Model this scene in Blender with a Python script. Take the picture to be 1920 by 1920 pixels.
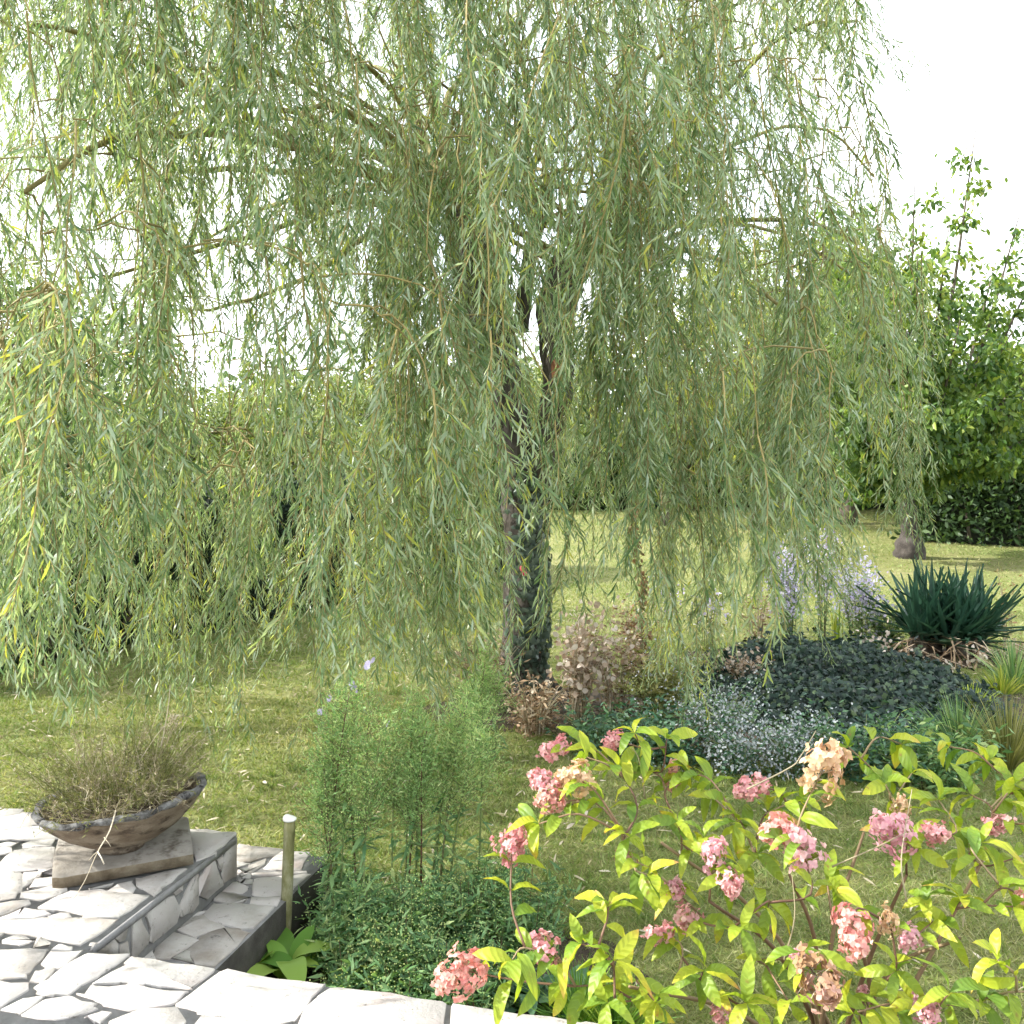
import bpy, math, random
import numpy as np
from mathutils import Matrix, Vector

for o in list(bpy.data.objects):
    bpy.data.objects.remove(o, do_unlink=True)
random.seed(7)
rng = np.random.default_rng(7)
SC = bpy.context.scene
COL = SC.collection

# ------------------------------------------------------------------ camera, sky, sun, exposure
EYE = 1.90          # eye above the lawn; the viewer stands on the terrace
F = 1884.0          # focal length in photograph pixels
HZ = 800.0          # the eye-level row
cam_d = bpy.data.cameras.new('camera')
cam_d.sensor_width = 36.0
cam_d.lens = 36.0 * F / 1920.0
cam_d.shift_y = -(960.0 - HZ) / 1920.0
cam_d.clip_start = 0.05
cam_d.clip_end = 600.0
cam = bpy.data.objects.new('camera', cam_d)
cam.location = (0, 0, EYE)
cam.rotation_euler = (math.radians(90), 0, 0)
COL.objects.link(cam)
SC.camera = cam

SUN_AZ = math.atan2(-1.0, 0.06)       # from the left
SUN_EL = math.radians(35)
W = bpy.data.worlds.new('World')
SC.world = W
W.use_nodes = True
nt = W.node_tree
nt.nodes.clear()
wo = nt.nodes.new('ShaderNodeOutputWorld')
bg = nt.nodes.new('ShaderNodeBackground')
sky = nt.nodes.new('ShaderNodeTexSky')
sky.sky_type = 'NISHITA'
sky.sun_disc = False
sky.sun_elevation = SUN_EL
sky.sun_rotation = SUN_AZ
sky.dust_density = 2.0
tc = nt.nodes.new('ShaderNodeTexCoord')
ns = nt.nodes.new('ShaderNodeTexNoise')
ns.inputs['Scale'].default_value = 2.6
ns.inputs['Detail'].default_value = 5
rp = nt.nodes.new('ShaderNodeValToRGB')
rp.color_ramp.elements[0].position = 0.36
rp.color_ramp.elements[0].color = (0.35, 0.35, 0.35, 1)
rp.color_ramp.elements[1].position = 0.56
rp.color_ramp.elements[1].color = (1, 1, 1, 1)
mx = nt.nodes.new('ShaderNodeMix')
mx.data_type = 'RGBA'
mx.inputs['B'].default_value = (6.4, 6.7, 7.0, 1)
nt.links.new(tc.outputs['Generated'], ns.inputs['Vector'])
nt.links.new(ns.outputs['Fac'], rp.inputs['Fac'])
nt.links.new(rp.outputs['Color'], mx.inputs['Factor'])
nt.links.new(sky.outputs['Color'], mx.inputs['A'])
nt.links.new(mx.outputs['Result'], bg.inputs['Color'])
bg.inputs['Strength'].default_value = 0.15
nt.links.new(bg.outputs['Background'], wo.inputs['Surface'])

sun_d = bpy.data.lights.new('sun', 'SUN')
sun_d.energy = 3.8
sun_d.angle = math.radians(0.6)
sun_d.color = (1.0, 0.97, 0.91)
sun = bpy.data.objects.new('sun', sun_d)
sdir = Vector((math.sin(SUN_AZ) * math.cos(SUN_EL), math.cos(SUN_AZ) * math.cos(SUN_EL), math.sin(SUN_EL)))
sun.rotation_euler = (-sdir).to_track_quat('-Z', 'Y').to_euler()
sun.location = (-8, 6, 12)
COL.objects.link(sun)

vs = SC.view_settings
vs.view_transform = 'Standard'
vs.look = 'None'
vs.gamma = 1.0
vs.use_curve_mapping = False
vs.exposure = 1.70
cy = SC.cycles
cy.adaptive_threshold = 0.03
cy.max_bounces = 6
cy.diffuse_bounces = 3
cy.glossy_bounces = 2
cy.transmission_bounces = 4
cy.transparent_max_bounces = 6
cy.caustics_reflective = False
cy.caustics_refractive = False

# ------------------------------------------------------------------ helpers
def at(px, py, Y):
    return np.array(((px - 960) / F * Y, Y, EYE - (py - HZ) / F * Y))

def gnd(px, py, z=0.0):
    Y = (EYE - z) * F / (py - HZ)
    return np.array(((px - 960) / F * Y, Y, z))

def to_px(p):
    p = np.asarray(p)
    return 960 + p[..., 0] / p[..., 1] * F, HZ + (EYE - p[..., 2]) / p[..., 1] * F

def tag(o, label=None, cat=None, group=None, kind=None):
    if label: o['label'] = label
    if cat: o['category'] = cat
    if group: o['group'] = group
    if kind: o['kind'] = kind
    return o

def empty(name, loc=(0, 0, 0), rz=0.0):
    o = bpy.data.objects.new(name, None)
    o.empty_display_size = 0.1
    o.location = loc
    o.rotation_euler = (0, 0, rz)
    COL.objects.link(o)
    return o

def mkmesh(name, V, polys, mats, smooth=False, attrs=None, uv=None):
    """V (n,3); polys: list of ((m,k) index array, material index)"""
    V = np.ascontiguousarray(V, dtype=np.float32)
    me = bpy.data.meshes.new(name)
    polys = [(np.asarray(p, dtype=np.int32), m) for p, m in polys if len(p)]
    nl = sum(p.size for p, _ in polys)
    npoly = sum(len(p) for p, _ in polys)
    me.vertices.add(len(V)); me.loops.add(nl); me.polygons.add(npoly)
    me.vertices.foreach_set('co', V.ravel())
    li = np.concatenate([p.ravel() for p, _ in polys])
    me.loops.foreach_set('vertex_index', li)
    tot = np.concatenate([np.full(len(p), p.shape[1], np.int32) for p, _ in polys])
    st = np.concatenate(([0], np.cumsum(tot)[:-1])).astype(np.int32)
    me.polygons.foreach_set('loop_start', st)
    mi = np.concatenate([np.full(len(p), m, np.int32) for p, m in polys])
    me.polygons.foreach_set('material_index', mi)
    if smooth:
        me.polygons.foreach_set('use_smooth', np.ones(npoly, bool))
    for m in (mats if isinstance(mats, (list, tuple)) else [mats]):
        me.materials.append(m)
    for k, a in (attrs or {}).items():
        at_ = me.attributes.new(k, 'FLOAT', 'POINT')
        at_.data.foreach_set('value', np.ascontiguousarray(a, dtype=np.float32))
    if uv is not None:
        u = me.uv_layers.new(name='uv')
        u.data.foreach_set('uv', np.ascontiguousarray(uv[li], dtype=np.float32).ravel())
    me.update(calc_edges=True)
    me.validate()
    return me

def link(name, me, parent=None, mat=None, loc=None):
    o = bpy.data.objects.new(name, me)
    COL.objects.link(o)
    if parent is not None: o.parent = parent
    if mat is not None: o.matrix_local = mat
    if loc is not None: o.location = loc
    return o

class MB:
    """collects geometry, numpy style"""
    def __init__(self):
        self.v = []; self.p = []; self.n = 0; self.t = []
    def add(self, V, polys, m=0, tint=0.5):
        V = np.asarray(V, dtype=np.float64).reshape(-1, 3)
        for p in polys:
            if len(p): self.p.append((np.asarray(p, dtype=np.int64) + self.n, m))
        self.v.append(V); self.n += len(V)
        t = np.full(len(V), tint) if np.isscalar(tint) else np.asarray(tint)
        self.t.append(t)
    def mesh(self, name, mats, smooth=False):
        return mkmesh(name, np.concatenate(self.v), self.p, mats, smooth, {'tint': np.concatenate(self.t)})
    def build(self, name, mats, parent=None, smooth=False, loc=None):
        return link(name, self.mesh(name, mats, smooth), parent, None, loc)
    def arrays(self):
        return np.concatenate(self.v), self.p, np.concatenate(self.t)
    def box(self, c, s, m=0, rz=0.0):
        x, y, z = np.array(s) / 2
        V = np.array([(-x, -y, -z), (x, -y, -z), (x, y, -z), (-x, y, -z), (-x, -y, z), (x, -y, z), (x, y, z), (-x, y, z)])
        cr, sr = math.cos(rz), math.sin(rz)
        V = V @ np.array([[cr, sr, 0], [-sr, cr, 0], [0, 0, 1]]) + np.array(c)
        self.add(V, [[(0, 3, 2, 1), (4, 5, 6, 7), (0, 1, 5, 4), (1, 2, 6, 5), (2, 3, 7, 6), (3, 0, 4, 7)]], m)
    def tube(self, path, rad, sides=5, m=0, tint=0.5, cap=True, wob=0.0):
        path = np.asarray(path, float); n = len(path)
        rad = np.full(n, rad) if np.isscalar(rad) else np.asarray(rad, float)
        T = np.gradient(path, axis=0); T /= np.linalg.norm(T, axis=1)[:, None] + 1e-9
        ref = np.array([0.31, 0.2, 0.93]) if abs(T[0][2]) < 0.8 else np.array([1.0, 0.1, 0.05])
        A = np.cross(T, ref); A /= np.linalg.norm(A, axis=1)[:, None] + 1e-9
        B = np.cross(T, A)
        th = np.arange(sides) * 2 * math.pi / sides
        r = rad[:, None] * (1 + (wob * rng.normal(size=(n, sides)) if wob else 0))
        V = path[:, None] + r[..., None] * (np.cos(th)[None, :, None] * A[:, None] + np.sin(th)[None, :, None] * B[:, None])
        i = np.arange(n - 1)[:, None] * sides; j = np.arange(sides)[None]; k = (j + 1) % sides
        q = np.stack([i + j, i + k, i + sides + k, i + sides + j], -1).reshape(-1, 4)
        polys = [q]
        if cap and sides >= 3:
            polys.append([list(range(sides))[::-1]]); polys.append([[(n - 1) * sides + s for s in range(sides)]])
        self.add(V.reshape(-1, 3), polys, m, tint)

def nrm(a):
    return a / (np.linalg.norm(a, axis=-1, keepdims=True) + 1e-9)

# leaf templates: (along, across, up), quads+tris
T_LANCE = (np.array([(0, 0, 0), (.3, .5, .0), (.3, -.5, 0), (.68, .40, -.05), (.68, -.40, -.05), (1, 0, -.16)]),
           [np.array([(0, 2, 1), (3, 4, 5)]), np.array([(1, 2, 4, 3)])])
T_DIAM = (np.array([(0, 0, 0), (.42, -.5, .02), (1, 0, -.08), (.42, .5, .02)]), [np.array([(0, 1, 2, 3)])])
T_OVAL = (np.array([(0, 0, 0), (.28, .46, .06), (.28, -.46, .06), (.65, .42, .03), (.65, -.42, .03), (1, 0, -.10), (.45, 0, -.04)]),
          [np.array([(0, 6, 1), (0, 2, 6), (3, 6, 5), (4, 5, 6), (1, 6, 3), (2, 4, 6)])])
T_IVY = (np.array([(0, 0, 0), (.05, .42, -.04), (.42, .30, .03), (.62, .50, -.05), (.66, .16, .02), (1, 0, -.08),
                   (.66, -.16, .02), (.62, -.50, -.05), (.42, -.30, .03), (.05, -.42, -.04)]),
         [np.array([(0, 2, 1), (2, 4, 3), (4, 6, 5), (6, 8, 7), (8, 0, 9)]), np.array([(0, 8, 4, 2)]), np.array([(8, 6, 4)])])
T_BLADE = (np.array([(0, .5, 0), (0, -.5, 0), (.55, -.36, -.05), (.55, .36, -.05), (1, 0, -.22)]),
           [np.array([(0, 1, 2, 3)]), np.array([(3, 2, 4)])])
T_TRI = (np.array([(0, .5, 0), (0, -.5, 0), (1, 0, -.12)]), [np.array([(0, 1, 2)])])
T_BUD = (np.array([(0, 0, -.5), (.5, 0, 0), (0, .5, 0), (-.5, 0, 0), (0, -.5, 0), (0, 0, .5)]),
         [np.array([(0, 2, 1), (0, 3, 2), (0, 4, 3), (0, 1, 4), (5, 1, 2), (5, 2, 3), (5, 3, 4), (5, 4, 1)])])

def stamp(mb, tpl, P, X, N, L, Wd, m=0, tint=None):
    """leaves: base P, direction X, approximate normal N, length L, width Wd"""
    P = np.asarray(P, float).reshape(-1, 3); n = len(P)
    if n == 0: return
    X = nrm(np.broadcast_to(np.asarray(X, float), (n, 3)))
    Yv = nrm(np.cross(np.broadcast_to(np.asarray(N, float), (n, 3)), X)); Z = np.cross(X, Yv)
    L = np.broadcast_to(np.asarray(L, float), (n,)); Wd = np.broadcast_to(np.asarray(Wd, float), (n,))
    tv, tp = tpl; k = len(tv)
    V = (P[:, None] + (tv[None, :, 0, None] * L[:, None, None]) * X[:, None] + (tv[None, :, 1, None] * Wd[:, None, None]) * Yv[:, None]
         + (tv[None, :, 2, None] * L[:, None, None]) * Z[:, None])
    off = (np.arange(n) * k)[:, None, None]
    polys = [(p[None] + off).reshape(-1, p.shape[1]) for p in tp]
    if tint is None: tint = rng.random(n)
    mb.add(V.reshape(-1, 3), polys, m, np.repeat(np.broadcast_to(tint, (n,)), k))

def rdir(n, zlo=-1, zhi=1):
    a = rng.random(n) * 2 * math.pi; z = rng.uniform(zlo, zhi, n); r = np.sqrt(np.maximum(0, 1 - z * z))
    return np.stack([r * np.cos(a), r * np.sin(a), z], -1)

def bez(a, b, c, n):
    t = np.linspace(0, 1, n)[:, None]
    return (1 - t) ** 2 * np.asarray(a) + 2 * t * (1 - t) * np.asarray(b) + t * t * np.asarray(c)

def smooth_path(pts, n):
    pts = np.asarray(pts, float); m = len(pts)
    if m == 2: return pts[0] + np.linspace(0, 1, n)[:, None] * (pts[1] - pts[0])
    P = np.vstack([2 * pts[0] - pts[1], pts, 2 * pts[-1] - pts[-2]])
    out = []
    for s in np.linspace(0, m - 1 - 1e-6, n):
        i = int(s); t = s - i
        p0, p1, p2, p3 = P[i], P[i + 1], P[i + 2], P[i + 3]
        out.append(.5 * ((2 * p1) + (-p0 + p2) * t + (2 * p0 - 5 * p1 + 4 * p2 - p3) * t * t + (-p0 + 3 * p1 - 3 * p2 + p3) * t ** 3))
    return np.array(out)

# ------------------------------------------------------------------ materials
def newmat(name):
    m = bpy.data.materials.new(name); m.use_nodes = True
    t = m.node_tree; t.nodes.clear()
    return m, t

def N_(t, kind, **kw):
    n = t.nodes.new(kind)
    for k, v in kw.items():
        if hasattr(n, k) and k not in n.inputs: setattr(n, k, v)
        else: n.inputs[k].default_value = v
    return n

def ramp(t, stops, src=None):
    r = t.nodes.new('ShaderNodeValToRGB')
    e = r.color_ramp.elements
    while len(e) < len(stops): e.new(0.5)
    for x, (p, c) in zip(e, stops):
        x.position = p; x.color = (*c, 1) if len(c) == 3 else c
    if src is not None: t.links.new(src, r.inputs['Fac'])
    return r

def leafmat(name, stops, trans=0.45, rough=0.5, spec=0.35, tcol=(1.25, 1.2, 0.55), objrand=0.35, noise=0.0):
    """stops: colour ramp over the leaf's own random tint"""
    m, t = newmat(name)
    a = N_(t, 'ShaderNodeAttribute', attribute_name='tint')
    src = a.outputs['Fac']
    oi = t.nodes.new('ShaderNodeObjectInfo')
    ad = N_(t, 'ShaderNodeMath', operation='MULTIPLY_ADD')
    t.links.new(oi.outputs['Random'], ad.inputs[0]); ad.inputs[1].default_value = objrand; ad.inputs[2].default_value = -objrand / 2
    ad2 = N_(t, 'ShaderNodeMath', operation='ADD'); ad2.use_clamp = True
    t.links.new(src, ad2.inputs[0]); t.links.new(ad.outputs[0], ad2.inputs[1])
    r = ramp(t, stops, ad2.outputs[0])
    p = N_(t, 'ShaderNodeBsdfPrincipled', Roughness=rough)
    p.inputs['Specular IOR Level'].default_value = spec
    t.links.new(r.outputs['Color'], p.inputs['Base Color'])
    tr = t.nodes.new('ShaderNodeBsdfTranslucent')
    mu = t.nodes.new('ShaderNodeMix'); mu.data_type = 'RGBA'; mu.blend_type = 'MULTIPLY'
    mu.inputs['Factor'].default_value = 1.0; mu.inputs['B'].default_value = (*tcol, 1)
    t.links.new(r.outputs['Color'], mu.inputs['A']); t.links.new(mu.outputs['Result'], tr.inputs['Color'])
    ms = t.nodes.new('ShaderNodeMixShader'); ms.inputs['Fac'].default_value = trans
    o = t.nodes.new('ShaderNodeOutputMaterial')
    t.links.new(p.outputs['BSDF'], ms.inputs[1]); t.links.new(tr.outputs['BSDF'], ms.inputs[2]); t.links.new(ms.outputs[0], o.inputs['Surface'])
    return m

def rockmat(name, stops, scale=6.0, detail=6, bump=0.3, bscale=None, rough=0.85, objrand=0.0, spots=None, stretch=(1, 1, 1), spec=0.25, dist=0.01):
    m, t = newmat(name)
    c = t.nodes.new('ShaderNodeTexCoord')
    mp = t.nodes.new('ShaderNodeMapping'); mp.inputs['Scale'].default_value = stretch
    t.links.new(c.outputs['Object'], mp.inputs['Vector'])
    vec = mp.outputs['Vector']
    if objrand:
        oi = t.nodes.new('ShaderNodeObjectInfo')
        sc = N_(t, 'ShaderNodeVectorMath', operation='SCALE'); sc.inputs[0].default_value = (31, 17, 53)
        t.links.new(oi.outputs['Random'], sc.inputs['Scale'])
        av = N_(t, 'ShaderNodeVectorMath', operation='ADD')
        t.links.new(vec, av.inputs[0]); t.links.new(sc.outputs[0], av.inputs[1]); vec = av.outputs[0]
    n = N_(t, 'ShaderNodeTexNoise', Scale=scale, Detail=detail, Roughness=0.62)
    t.links.new(vec, n.inputs['Vector'])
    src = n.outputs['Fac']
    if objrand:
        md = N_(t, 'ShaderNodeMath', operation='MULTIPLY_ADD'); md.inputs[1].default_value = objrand; md.inputs[2].default_value = -objrand / 2
        t.links.new(oi.outputs['Random'], md.inputs[0])
        ad = N_(t, 'ShaderNodeMath', operation='ADD'); ad.use_clamp = True
        t.links.new(src, ad.inputs[0]); t.links.new(md.outputs[0], ad.inputs[1]); src = ad.outputs[0]
    r = ramp(t, stops, src); col = r.outputs['Color']
    if spots:
        n2 = N_(t, 'ShaderNodeTexNoise', Scale=spots[0], Detail=4, Roughness=0.7); t.links.new(vec, n2.inputs['Vector'])
        r2 = ramp(t, [(spots[1], (0, 0, 0)), (spots[2], (1, 1, 1))], n2.outputs['Fac'])
        mxx = t.nodes.new('ShaderNodeMix'); mxx.data_type = 'RGBA'; mxx.inputs['B'].default_value = (*spots[3], 1)
        t.links.new(r2.outputs['Color'], mxx.inputs['Factor']); t.links.new(col, mxx.inputs['A']); col = mxx.outputs['Result']
    p = N_(t, 'ShaderNodeBsdfPrincipled', Roughness=rough); p.inputs['Specular IOR Level'].default_value = spec
    t.links.new(col, p.inputs['Base Color'])
    n3 = N_(t, 'ShaderNodeTexNoise', Scale=bscale or scale * 6, Detail=8, Roughness=0.7); t.links.new(vec, n3.inputs['Vector'])
    b = N_(t, 'ShaderNodeBump', Strength=bump, Distance=dist); t.links.new(n3.outputs['Fac'], b.inputs['Height'])
    t.links.new(b.outputs['Normal'], p.inputs['Normal'])
    o = t.nodes.new('ShaderNodeOutputMaterial'); t.links.new(p.outputs['BSDF'], o.inputs['Surface'])
    return m

M = {}
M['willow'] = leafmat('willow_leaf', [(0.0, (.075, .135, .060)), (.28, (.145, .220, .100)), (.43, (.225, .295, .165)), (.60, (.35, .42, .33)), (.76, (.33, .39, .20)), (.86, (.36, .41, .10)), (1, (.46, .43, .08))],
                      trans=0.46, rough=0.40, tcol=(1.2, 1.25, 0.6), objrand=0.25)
M['willow_twig'] = leafmat('willow_twig', [(0, (.15, .125, .05)), (.5, (.27, .22, .08)), (1, (.36, .29, .12))], trans=0.0, rough=0.7)
M['willow_bark'] = rockmat('willow_bark', [(.25, (.018, .015, .012)), (.5, (.065, .055, .045)), (.75, (.15, .13, .11))], scale=9, bump=0.9, bscale=22, stretch=(1, 1, .28), spots=(5, .60, .74, (.11, .12, .075)), dist=.03)
M['limb_bark'] = rockmat('limb_bark', [(.25, (.10, .085, .03)), (.55, (.20, .17, .065)), (.8, (.28, .25, .12))], scale=14, bump=0.5, bscale=50, stretch=(1, 1, .5))
M['bark'] = rockmat('tree_bark', [(.25, (.03, .024, .018)), (.5, (.10, .08, .06)), (.75, (.20, .17, .14))], scale=10, bump=0.8, bscale=40, stretch=(1, 1, .35), dist=.02)
M['ivy'] = leafmat('ivy_leaf', [(0, (.004, .012, .009)), (.5, (.011, .027, .020)), (.9, (.026, .050, .032)), (1, (.05, .08, .035))], trans=0.08, rough=0.5, spec=0.22)
M['ivy_pale'] = leafmat('ivy_trunk_leaf', [(0, (.035, .06, .045)), (.6, (.08, .115, .085)), (1, (.14, .18, .13))], trans=0.12, rough=0.32, spec=0.5)
M['hyd_leaf'] = leafmat('shrub_leaf', [(0, (.075, .16, .030)), (.25, (.165, .26, .03)), (.55, (.30, .375, .035)), (.82, (.42, .44, .04)), (.95, (.50, .39, .05)), (1, (.46, .25, .09))], trans=0.48, rough=0.45, tcol=(1.15, 1.15, 0.5), objrand=0.6)
def add_veins(m, freq=420.0):
    t = m.node_tree
    ramp_n = [n for n in t.nodes if n.type == 'VALTORGB'][0]
    c = t.nodes.new('ShaderNodeTexCoord'); sp = t.nodes.new('ShaderNodeSeparateXYZ'); t.links.new(c.outputs['Object'], sp.inputs[0])
    ab = N_(t, 'ShaderNodeMath', operation='ABSOLUTE'); t.links.new(sp.outputs['Y'], ab.inputs[0])
    ma = N_(t, 'ShaderNodeMath', operation='MULTIPLY_ADD'); ma.inputs[1].default_value = -.75; t.links.new(ab.outputs[0], ma.inputs[0]); t.links.new(sp.outputs['X'], ma.inputs[2])
    mu = N_(t, 'ShaderNodeMath', operation='MULTIPLY'); mu.inputs[1].default_value = freq; t.links.new(ma.outputs[0], mu.inputs[0])
    sn = N_(t, 'ShaderNodeMath', operation='SINE'); t.links.new(mu.outputs[0], sn.inputs[0])
    b = N_(t, 'ShaderNodeBump', Strength=.28, Distance=.0025); t.links.new(sn.outputs[0], b.inputs['Height'])
    for n in t.nodes:
        if n.type in ('BSDF_PRINCIPLED', 'BSDF_TRANSLUCENT'): t.links.new(b.outputs['Normal'], n.inputs['Normal'])
    r2 = ramp(t, [(.86, (1, 1, 1)), (1, (1.25, 1.2, 1.3))], sn.outputs[0])
    mx_ = t.nodes.new('ShaderNodeMix'); mx_.data_type = 'RGBA'; mx_.blend_type = 'MULTIPLY'; mx_.inputs['Factor'].default_value = .8
    tg = [l.to_socket for l in t.links if l.from_node == ramp_n]
    t.links.new(ramp_n.outputs['Color'], mx_.inputs['A']); t.links.new(r2.outputs['Color'], mx_.inputs['B'])
    for k in tg: t.links.new(mx_.outputs['Result'], k)
add_veins(M['hyd_leaf'])
def add_blotch(m, col, lo, hi, scale):
    t = m.node_tree
    p = [n for n in t.nodes if n.type == 'BSDF_PRINCIPLED'][0]
    src = p.inputs['Base Color'].links[0].from_socket
    c = t.nodes.new('ShaderNodeTexCoord'); oi = t.nodes.new('ShaderNodeObjectInfo')
    av = N_(t, 'ShaderNodeVectorMath', operation='ADD'); t.links.new(c.outputs['Object'], av.inputs[0]); t.links.new(oi.outputs['Location'], av.inputs[1])
    n = N_(t, 'ShaderNodeTexNoise', Scale=scale, Detail=3); t.links.new(av.outputs[0], n.inputs['Vector'])
    rr = ramp(t, [(lo, (0, 0, 0)), (hi, (1, 1, 1))], n.outputs['Fac'])
    x = t.nodes.new('ShaderNodeMix'); x.data_type = 'RGBA'; x.inputs['B'].default_value = (*col, 1)
    t.links.new(rr.outputs['Color'], x.inputs['Factor']); t.links.new(src, x.inputs['A']); t.links.new(x.outputs['Result'], p.inputs['Base Color'])
add_blotch(M['hyd_leaf'], (.22, .12, .04), .64, .74, 45)
M['hyd_stem'] = leafmat('shrub_stem', [(0, (.10, .05, .03)), (.5, (.17, .10, .055)), (1, (.25, .19, .10))], trans=0, rough=0.6)
M['pet_pink'] = leafmat('petal_pink', [(0, (.54, .21, .23)), (.5, (.66, .38, .39)), (1, (.72, .56, .49))], trans=0.45, rough=0.6, tcol=(1.2, .9, .85), objrand=.3)
M['pet_salmon'] = leafmat('petal_salmon', [(0, (.54, .21, .19)), (.5, (.66, .38, .34)), (1, (.70, .57, .45))], trans=0.45, rough=0.6, tcol=(1.2, .9, .8), objrand=.3)
M['pet_mauve'] = leafmat('petal_mauve', [(0, (.56, .24, .30)), (.5, (.70, .42, .46)), (1, (.78, .60, .54))], trans=0.45, rough=0.6, tcol=(1.15, .95, 1.0), objrand=.3)
M['pet_tan'] = leafmat('petal_tan', [(0, (.40, .25, .12)), (.45, (.60, .44, .26)), (.8, (.70, .50, .36)), (1, (.76, .46, .42))], trans=0.4, rough=0.7, tcol=(1.1, .95, .8), objrand=.3)
M['pet_brown'] = leafmat('petal_brown', [(0, (.18, .09, .04)), (.5, (.33, .20, .10)), (1, (.52, .32, .26))], trans=0.3, rough=0.7, tcol=(1.1, .95, .8), objrand=.3)
M['aster'] = leafmat('aster_leaf', [(0, (.065, .145, .060)), (.45, (.130, .25, .095)), (.8, (.215, .34, .14)), (1, (.38, .45, .19))], trans=0.35, rough=0.55)
M['aster_top'] = leafmat('aster_top', [(0, (.15, .29, .10)), (.45, (.25, .41, .15)), (.8, (.36, .50, .20)), (1, (.54, .60, .27))], trans=0.4, rough=0.55)
M['aster_stem'] = leafmat('aster_stem', [(0, (.10, .05, .03)), (.5, (.12, .16, .05)), (1, (.20, .24, .09))], trans=0, rough=0.6)
M['lilac'] = leafmat('lilac_petal', [(0, (.50, .42, .66)), (.5, (.64, .56, .76)), (1, (.78, .74, .86))], trans=0.4, rough=0.6, tcol=(1, 1, 1))
M['whiteflower'] = leafmat('white_flower', [(0, (.20, .23, .225)), (.5, (.32, .35, .36)), (1, (.46, .48, .50))], trans=0.3, rough=0.7, tcol=(1, 1, 1))
M['broad'] = leafmat('broad_leaf', [(0, (.08, .19, .03)), (.5, (.16, .31, .05)), (1, (.32, .42, .09))], trans=0.35, rough=0.4)
M['blue_broad'] = leafmat('blue_broad_leaf', [(0, (.03, .085, .05)), (.5, (.065, .14, .08)), (1, (.12, .21, .10))], trans=0.3, rough=0.45)
M['yucca'] = leafmat('yucca_leaf', [(0, (.014, .046, .032)), (.5, (.034, .092, .058)), (1, (.08, .165, .095))], trans=0.15, rough=0.4, spec=.4, tcol=(1, 1.1, .7))
M['dead'] = leafmat('dead_leaf', [(0, (.10, .060, .030)), (.4, (.23, .15, .085)), (.75, (.42, .31, .20)), (1, (.60, .50, .38))], trans=0.3, rough=0.8, tcol=(1.1, 1, .8))
M['straw'] = leafmat('straw', [(0, (.18, .15, .075)), (.35, (.32, .275, .16)), (.7, (.46, .40, .28)), (1, (.60, .54, .43))], trans=0.25, rough=0.8, tcol=(1.1, 1, .8))
M['olive'] = leafmat('olive_sprig', [(0, (.09, .11, .03)), (.5, (.19, .20, .06)), (1, (.36, .33, .14))], trans=0.3, rough=0.7)
M['pods'] = leafmat('silver_pods', [(0, (.30, .20, .13)), (.4, (.48, .37, .28)), (1, (.68, .60, .52))], trans=0.4, rough=0.6, tcol=(1, 1, .95))
M['rust'] = leafmat('rust_leaf', [(0, (.10, .05, .03)), (.5, (.22, .12, .06)), (1, (.36, .22, .12))], trans=0.2, rough=0.8)
M['sedge'] = leafmat('sedge_leaf', [(0, (.11, .20, .03)), (.5, (.26, .34, .05)), (1, (.46, .45, .10))], trans=0.35, rough=0.5)
M['grass'] = leafmat('grass_blade', [(0, (.075, .140, .030)), (.32, (.150, .220, .056)), (.60, (.245, .290, .10)), (.82, (.36, .36, .175)), (1, (.48, .44, .28))], trans=0.35, rough=0.6, tcol=(1.2, 1.15, .5))
M['cherry'] = leafmat('cherry_leaf', [(0, (.040, .090, .024)), (.4, (.105, .180, .044)), (.75, (.20, .275, .06)), (1, (.34, .37, .08))], trans=0.40, rough=0.45, tcol=(1.25, 1.25, .45))
M['far_yellow'] = leafmat('garden_tree_leaf', [(0, (.075, .115, .030)), (.4, (.15, .20, .05)), (.75, (.25, .30, .075)), (1, (.38, .37, .10))], trans=0.42, rough=0.55, tcol=(1.35, 1.25, .5))
M['far_green'] = leafmat('garden_tree_dark_leaf', [(0, (.025, .055, .02)), (.5, (.06, .11, .035)), (1, (.13, .20, .06))], trans=0.35, rough=0.55)
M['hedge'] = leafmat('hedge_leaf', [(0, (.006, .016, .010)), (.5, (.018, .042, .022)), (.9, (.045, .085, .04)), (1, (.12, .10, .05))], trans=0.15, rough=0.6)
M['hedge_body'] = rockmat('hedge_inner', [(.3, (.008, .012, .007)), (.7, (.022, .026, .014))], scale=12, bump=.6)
M['ivy_body'] = rockmat('ivy_inner', [(.3, (.008, .014, .009)), (.7, (.02, .03, .018))], scale=14, bump=.6)
M['soil'] = rockmat('soil', [(.3, (.035, .026, .018)), (.6, (.085, .063, .042)), (.8, (.15, .12, .085))], scale=16, bump=.9, bscale=60, dist=.02)
M['stone'] = rockmat('limestone', [(.20, (.22, .19, .155)), (.36, (.31, .285, .255)), (.52, (.385, .365, .335)), (.66, (.40, .37, .345)), (.85, (.38, .31, .275))], scale=5.5, bump=.75, bscale=24, objrand=.34, spots=(36, .60, .72, (.17, .16, .145)), dist=.010)
M['mortar'] = rockmat('mortar', [(.3, (.145, .142, .135)), (.55, (.205, .20, .193)), (.8, (.27, .265, .256))], scale=18, bump=.5, bscale=90, dist=.006)
M['stepwall'] = rockmat('step_concrete', [(.3, (.03, .027, .022)), (.55, (.065, .06, .05)), (.8, (.11, .10, .085))], scale=9, bump=.6, bscale=40, spots=(7, .52, .7, (.05, .05, .035)))
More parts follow.
